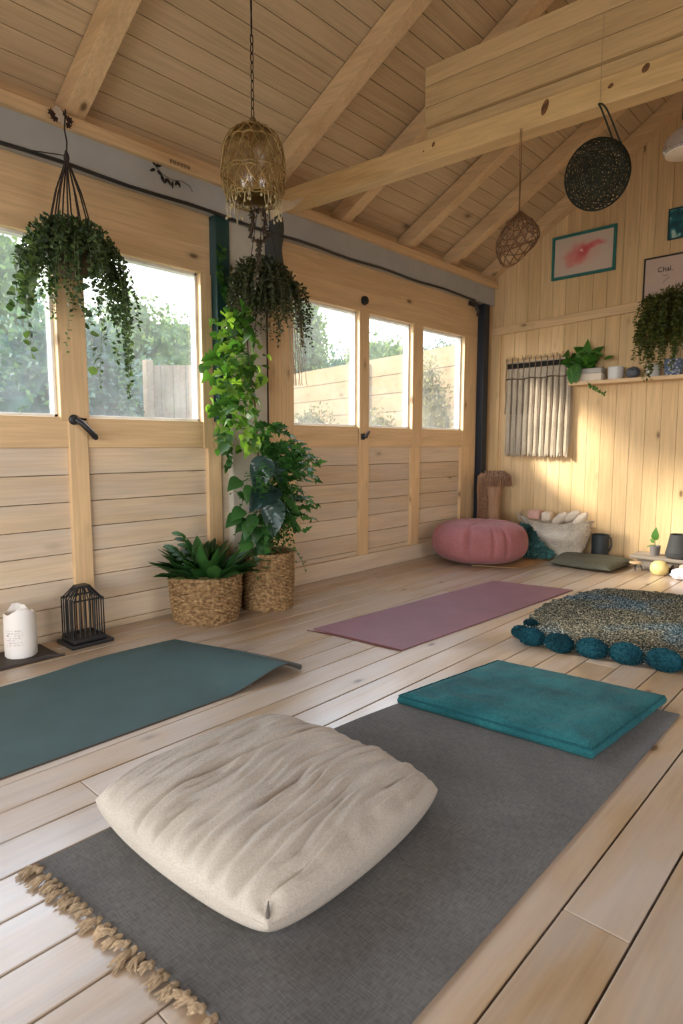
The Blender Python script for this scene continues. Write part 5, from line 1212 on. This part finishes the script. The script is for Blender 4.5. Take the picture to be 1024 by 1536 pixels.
# ------------------------------------------------------------------ outside
ZG = -0.25
m1 = MB(); m1.box(-4.2, 1.6, YB - 2.6, YB - .04, 2.62, 2.74); m1.box(-4.2, -4.1, YB - 2.6, YB - .04, ZG, 2.62); struct('sun_block_porch', m1, M['wallvY'])  # unseen porch roof and side wall, added to keep sun out of the back opening
m1 = MB(); m1.grid(60, 60, lambda u, v: (-45 + 41 * u, -25 + 70 * v, ZG + .08 * noise.noise(Vector((u * 30, v * 40, 0))))); struct('ground_lawn', m1, plain('lawn', (0.05, 0.075, 0.015), .95, .1, .4, 3))
m1 = MB(); m1.box(XR + .1, 30, -25, 40, ZG - .05, ZG); m1.box(-4, XR + .1, -25, YB - .12, ZG - .05, ZG); struct('ground_paving', m1, plain('pale_paving', (0.32, 0.30, 0.27), .9, .1, .15, 2))
fencem = wood('weathered_fence', 'X', (0.20, 0.14, 0.075), (0.11, 0.07, 0.035), .8, .1); fencev = wood('weathered_fence_upright', 'Z', (0.17, 0.13, 0.09), (0.10, 0.07, 0.04), .8, .1)
def fence(label, A, B, ztop, horizontal=True):
    A = Vector(A); B = Vector(B); ln = (B - A).length; t = thing('garden_fence', label, 'fence', ((A + B) / 2)[:2] + (ZG,)); m1 = MB()
    if horizontal:
        z = ZG + .03
        while z < ztop - .02: m1.obox((A.x, A.y, z + .13), (B.x, B.y, z + .13), .03, .256); z += .265
    else:
        k = 0
        while k * .16 < ln: p = A.lerp(B, min(1, k * .16 / ln)); q = A.lerp(B, min(1, (k + .94) * .16 / ln)); m1.obox((p.x, p.y, (ZG + ztop) / 2), (q.x, q.y, (ZG + ztop) / 2), .03, ztop - ZG - .02); k += 1
    if horizontal:
        o_ = (B - A).normalized().cross(Vector((0, 0, 1))) * -.022; m3 = MB(); m3.obox((A.x + o_.x, A.y + o_.y, (ZG + ztop) / 2), (B.x + o_.x, B.y + o_.y, (ZG + ztop) / 2), .012, ztop - ZG - .06); obj('backing', m3, plain('dark_backing', (.07, .05, .03), .9), t)  # dark sheet added so daylight does not glow through the slits
    obj('boards', m1, fencem if horizontal else fencev, t); nP = max(2, int(ln / 1.9) + 1)
    sd = (B - A).normalized().cross(Vector((0, 0, 1))) * .05
    for k in range(nP):
        p = A.lerp(B, k / (nP - 1)) + sd; m1 = MB(); m1.box(p.x - .05, p.x + .05, p.y - .05, p.y + .05, ZG, ztop + .05, bev=.006); obj('post', m1, fencev, t)
fence('long weathered horizontal board fence beyond the right-hand windows', (-12.8, 8.65, 0), (-3.95, 6.82, 0), 2.33)
fence('short upright board fence beyond the second window', (-7.36, 4.30, 0), (-6.1, 5.46, 0), 2.19, False)
# tall bamboo-like dry grass in front of the fence, right windows
dry = leafmat('dry_grass', (0.42, 0.32, 0.10), (0.60, 0.48, 0.20), .4, .8)
def crown(mb, c, r, nl, ls, ra, flat=1.0):
    for q in range(nl):
        d = rv(ra); lump = 1 + .35 * noise.noise(d * 2.3 + Vector(c)) + .2 * noise.noise(d * 5 + Vector(c)); k = (ra.uniform(.72, 1.0)) * lump
        p = Vector((c[0] + d.x * r[0] * k, c[1] + d.y * r[1] * k, c[2] + d.z * r[2] * k)); mb.tiny(p, d + rv(ra) * .9, rv(ra), ls * ra.uniform(.7, 1.4), ls * .6)
def tree(name, label, cat, c, h, r, col, col2, nl, ls, seed, trunk=True, group=None):
    ra = random.Random(seed); t = thing(name, label, cat, (c[0], c[1], ZG), group); lm = leafmat('foliage_%d' % seed, col, col2, .3, .7)
    mb = MB(); zc = ZG + h - r[2] if trunk else ZG + h * .5; core = MB()
    n_ = 5 if trunk else 4
    for i in range(n_):
        o = Vector((ra.uniform(-.5, .5) * r[0], ra.uniform(-.5, .5) * r[1], ra.uniform(-.35, .35) * r[2])) if i else Vector((0, 0, 0)); rr = [v * (.8 if i == 0 else ra.uniform(.45, .65)) for v in r]
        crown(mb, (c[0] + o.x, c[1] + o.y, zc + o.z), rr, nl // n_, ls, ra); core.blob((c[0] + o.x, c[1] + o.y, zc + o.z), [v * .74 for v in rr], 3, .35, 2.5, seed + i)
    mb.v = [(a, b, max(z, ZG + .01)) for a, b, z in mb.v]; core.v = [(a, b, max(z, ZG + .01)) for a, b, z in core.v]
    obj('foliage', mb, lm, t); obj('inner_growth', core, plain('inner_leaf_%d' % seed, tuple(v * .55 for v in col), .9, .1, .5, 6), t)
    m1 = MB(); m1.tube([(c[0], c[1], ZG), (c[0] + .05, c[1], ZG + max(.3, h - 1.2 * r[2]))], [.16, .09], 8); obj('trunk', m1, plain('bark_%d' % seed, (.10, .07, .05), .9), t)
G1, G1b = (0.030, 0.062, 0.045), (0.065, 0.11, 0.065); G2, G2b = (0.055, 0.09, 0.025), (0.12, 0.16, 0.05); G3, G3b = (0.13, 0.115, 0.05), (0.22, 0.18, 0.09)
tr = [
 ('shrub', 'dense blue-green bush filling the leftmost window', 'bush', (-7.6, 3.0, 0), 3.2, (1.3, 1.2, 1.7), G1, G1b, 9000, .085, 101, False),
 ('garden_tree', 'lighter tree rising behind the bush in the leftmost window', 'tree', (-11.2, 3.7, 0), 4.9, (1.3, 1.3, 1.9), G2, G2b, 7000, .11, 102, True),
 ('shrub', 'blue-green bush behind the fence in the second window', 'bush', (-9.0, 5.0, 0), 2.9, (1.2, 1.0, 1.5), G1, G1b, 8000, .085, 103, False),
 ('garden_tree', 'yellow-green tree beyond the middle of the second window', 'tree', (-12.0, 7.4, 0), 4.6, (1.7, 1.5, 1.7), G2, G2b, 7000, .12, 104, True),
 ('garden_tree', 'straw coloured tree beyond the right side of the second window', 'tree', (-13.2, 8.9, 0), 4.4, (1.3, 1.3, 1.5), G3, G3b, 6000, .12, 105, True),
 ('low_hedge', 'low yellow-green hedge below the bush outside leftmost window', 'hedge', (-6.0, 2.35, 0), 1.62, (.7, 1.5, .92), G2, G2b, 7000, .06, 106, False),
 ('garden_tree', 'tall pale tree at the left side of the third window', 'tree', (-13.1, 12.2, 0), 6.6, (.85, .85, 2.2), G2, G2b, 7000, .15, 107, True),
 ('garden_tree', 'blue-green tree behind the fence at left of the third window', 'tree', (-15.2, 14.9, 0), 5.2, (1.8, 1.8, 2.0), G1, G1b, 7000, .15, 108, True),
 ('garden_tree', 'rounded green tree showing above the fence in the fourth window', 'tree', (-13.8, 16.9, 0), 5.7, (2.0, 1.8, 2.2), G2, G2b, 7000, .16, 109, True),
 ('garden_tree', 'distant green tree behind the fence at right side of the third window', 'tree', (-15.4, 17.2, 0), 5.3, (2.2, 2.0, 2.0), G2, G2b, 6000, .18, 110, True),
 ('garden_tree', 'distant blue-green tree above the fence in the last window', 'tree', (-14.8, 21.5, 0), 5.9, (2.2, 2.0, 2.0), G1, G1b, 6000, .18, 111, True),
 ('dry_shrub', 'straw coloured bush against the fence beyond the last window', 'bush', (-4.50, 6.47, 0), 2.65, (.55, .22, 1.25), G3, G3b, 9000, .045, 112, False),
 ('dry_shrub', 'straw coloured bush at the foot of fence beyond the third window', 'bush', (-6.9, 6.95, 0), 2.25, (.7, .30, 1.1), G3, G3b, 6000, .05, 113, False),
 ('dry_shrub', 'straw coloured bush at the foot of fence beyond the fourth window', 'bush', (-5.5, 6.7, 0), 2.2, (.45, .25, 1.05), G3, G3b, 6000, .05, 114, False),
 ('garden_tree', 'large shady tree beside the shed left of the windows', 'tree', (-9.6, -5.0, 0), 8.4, (1.9, 2.0, 2.3), G1, G1b, 9000, .16, 115, True),  # out of view, added to block sun at the nearer left windows
]
for a in tr: tree(*a)
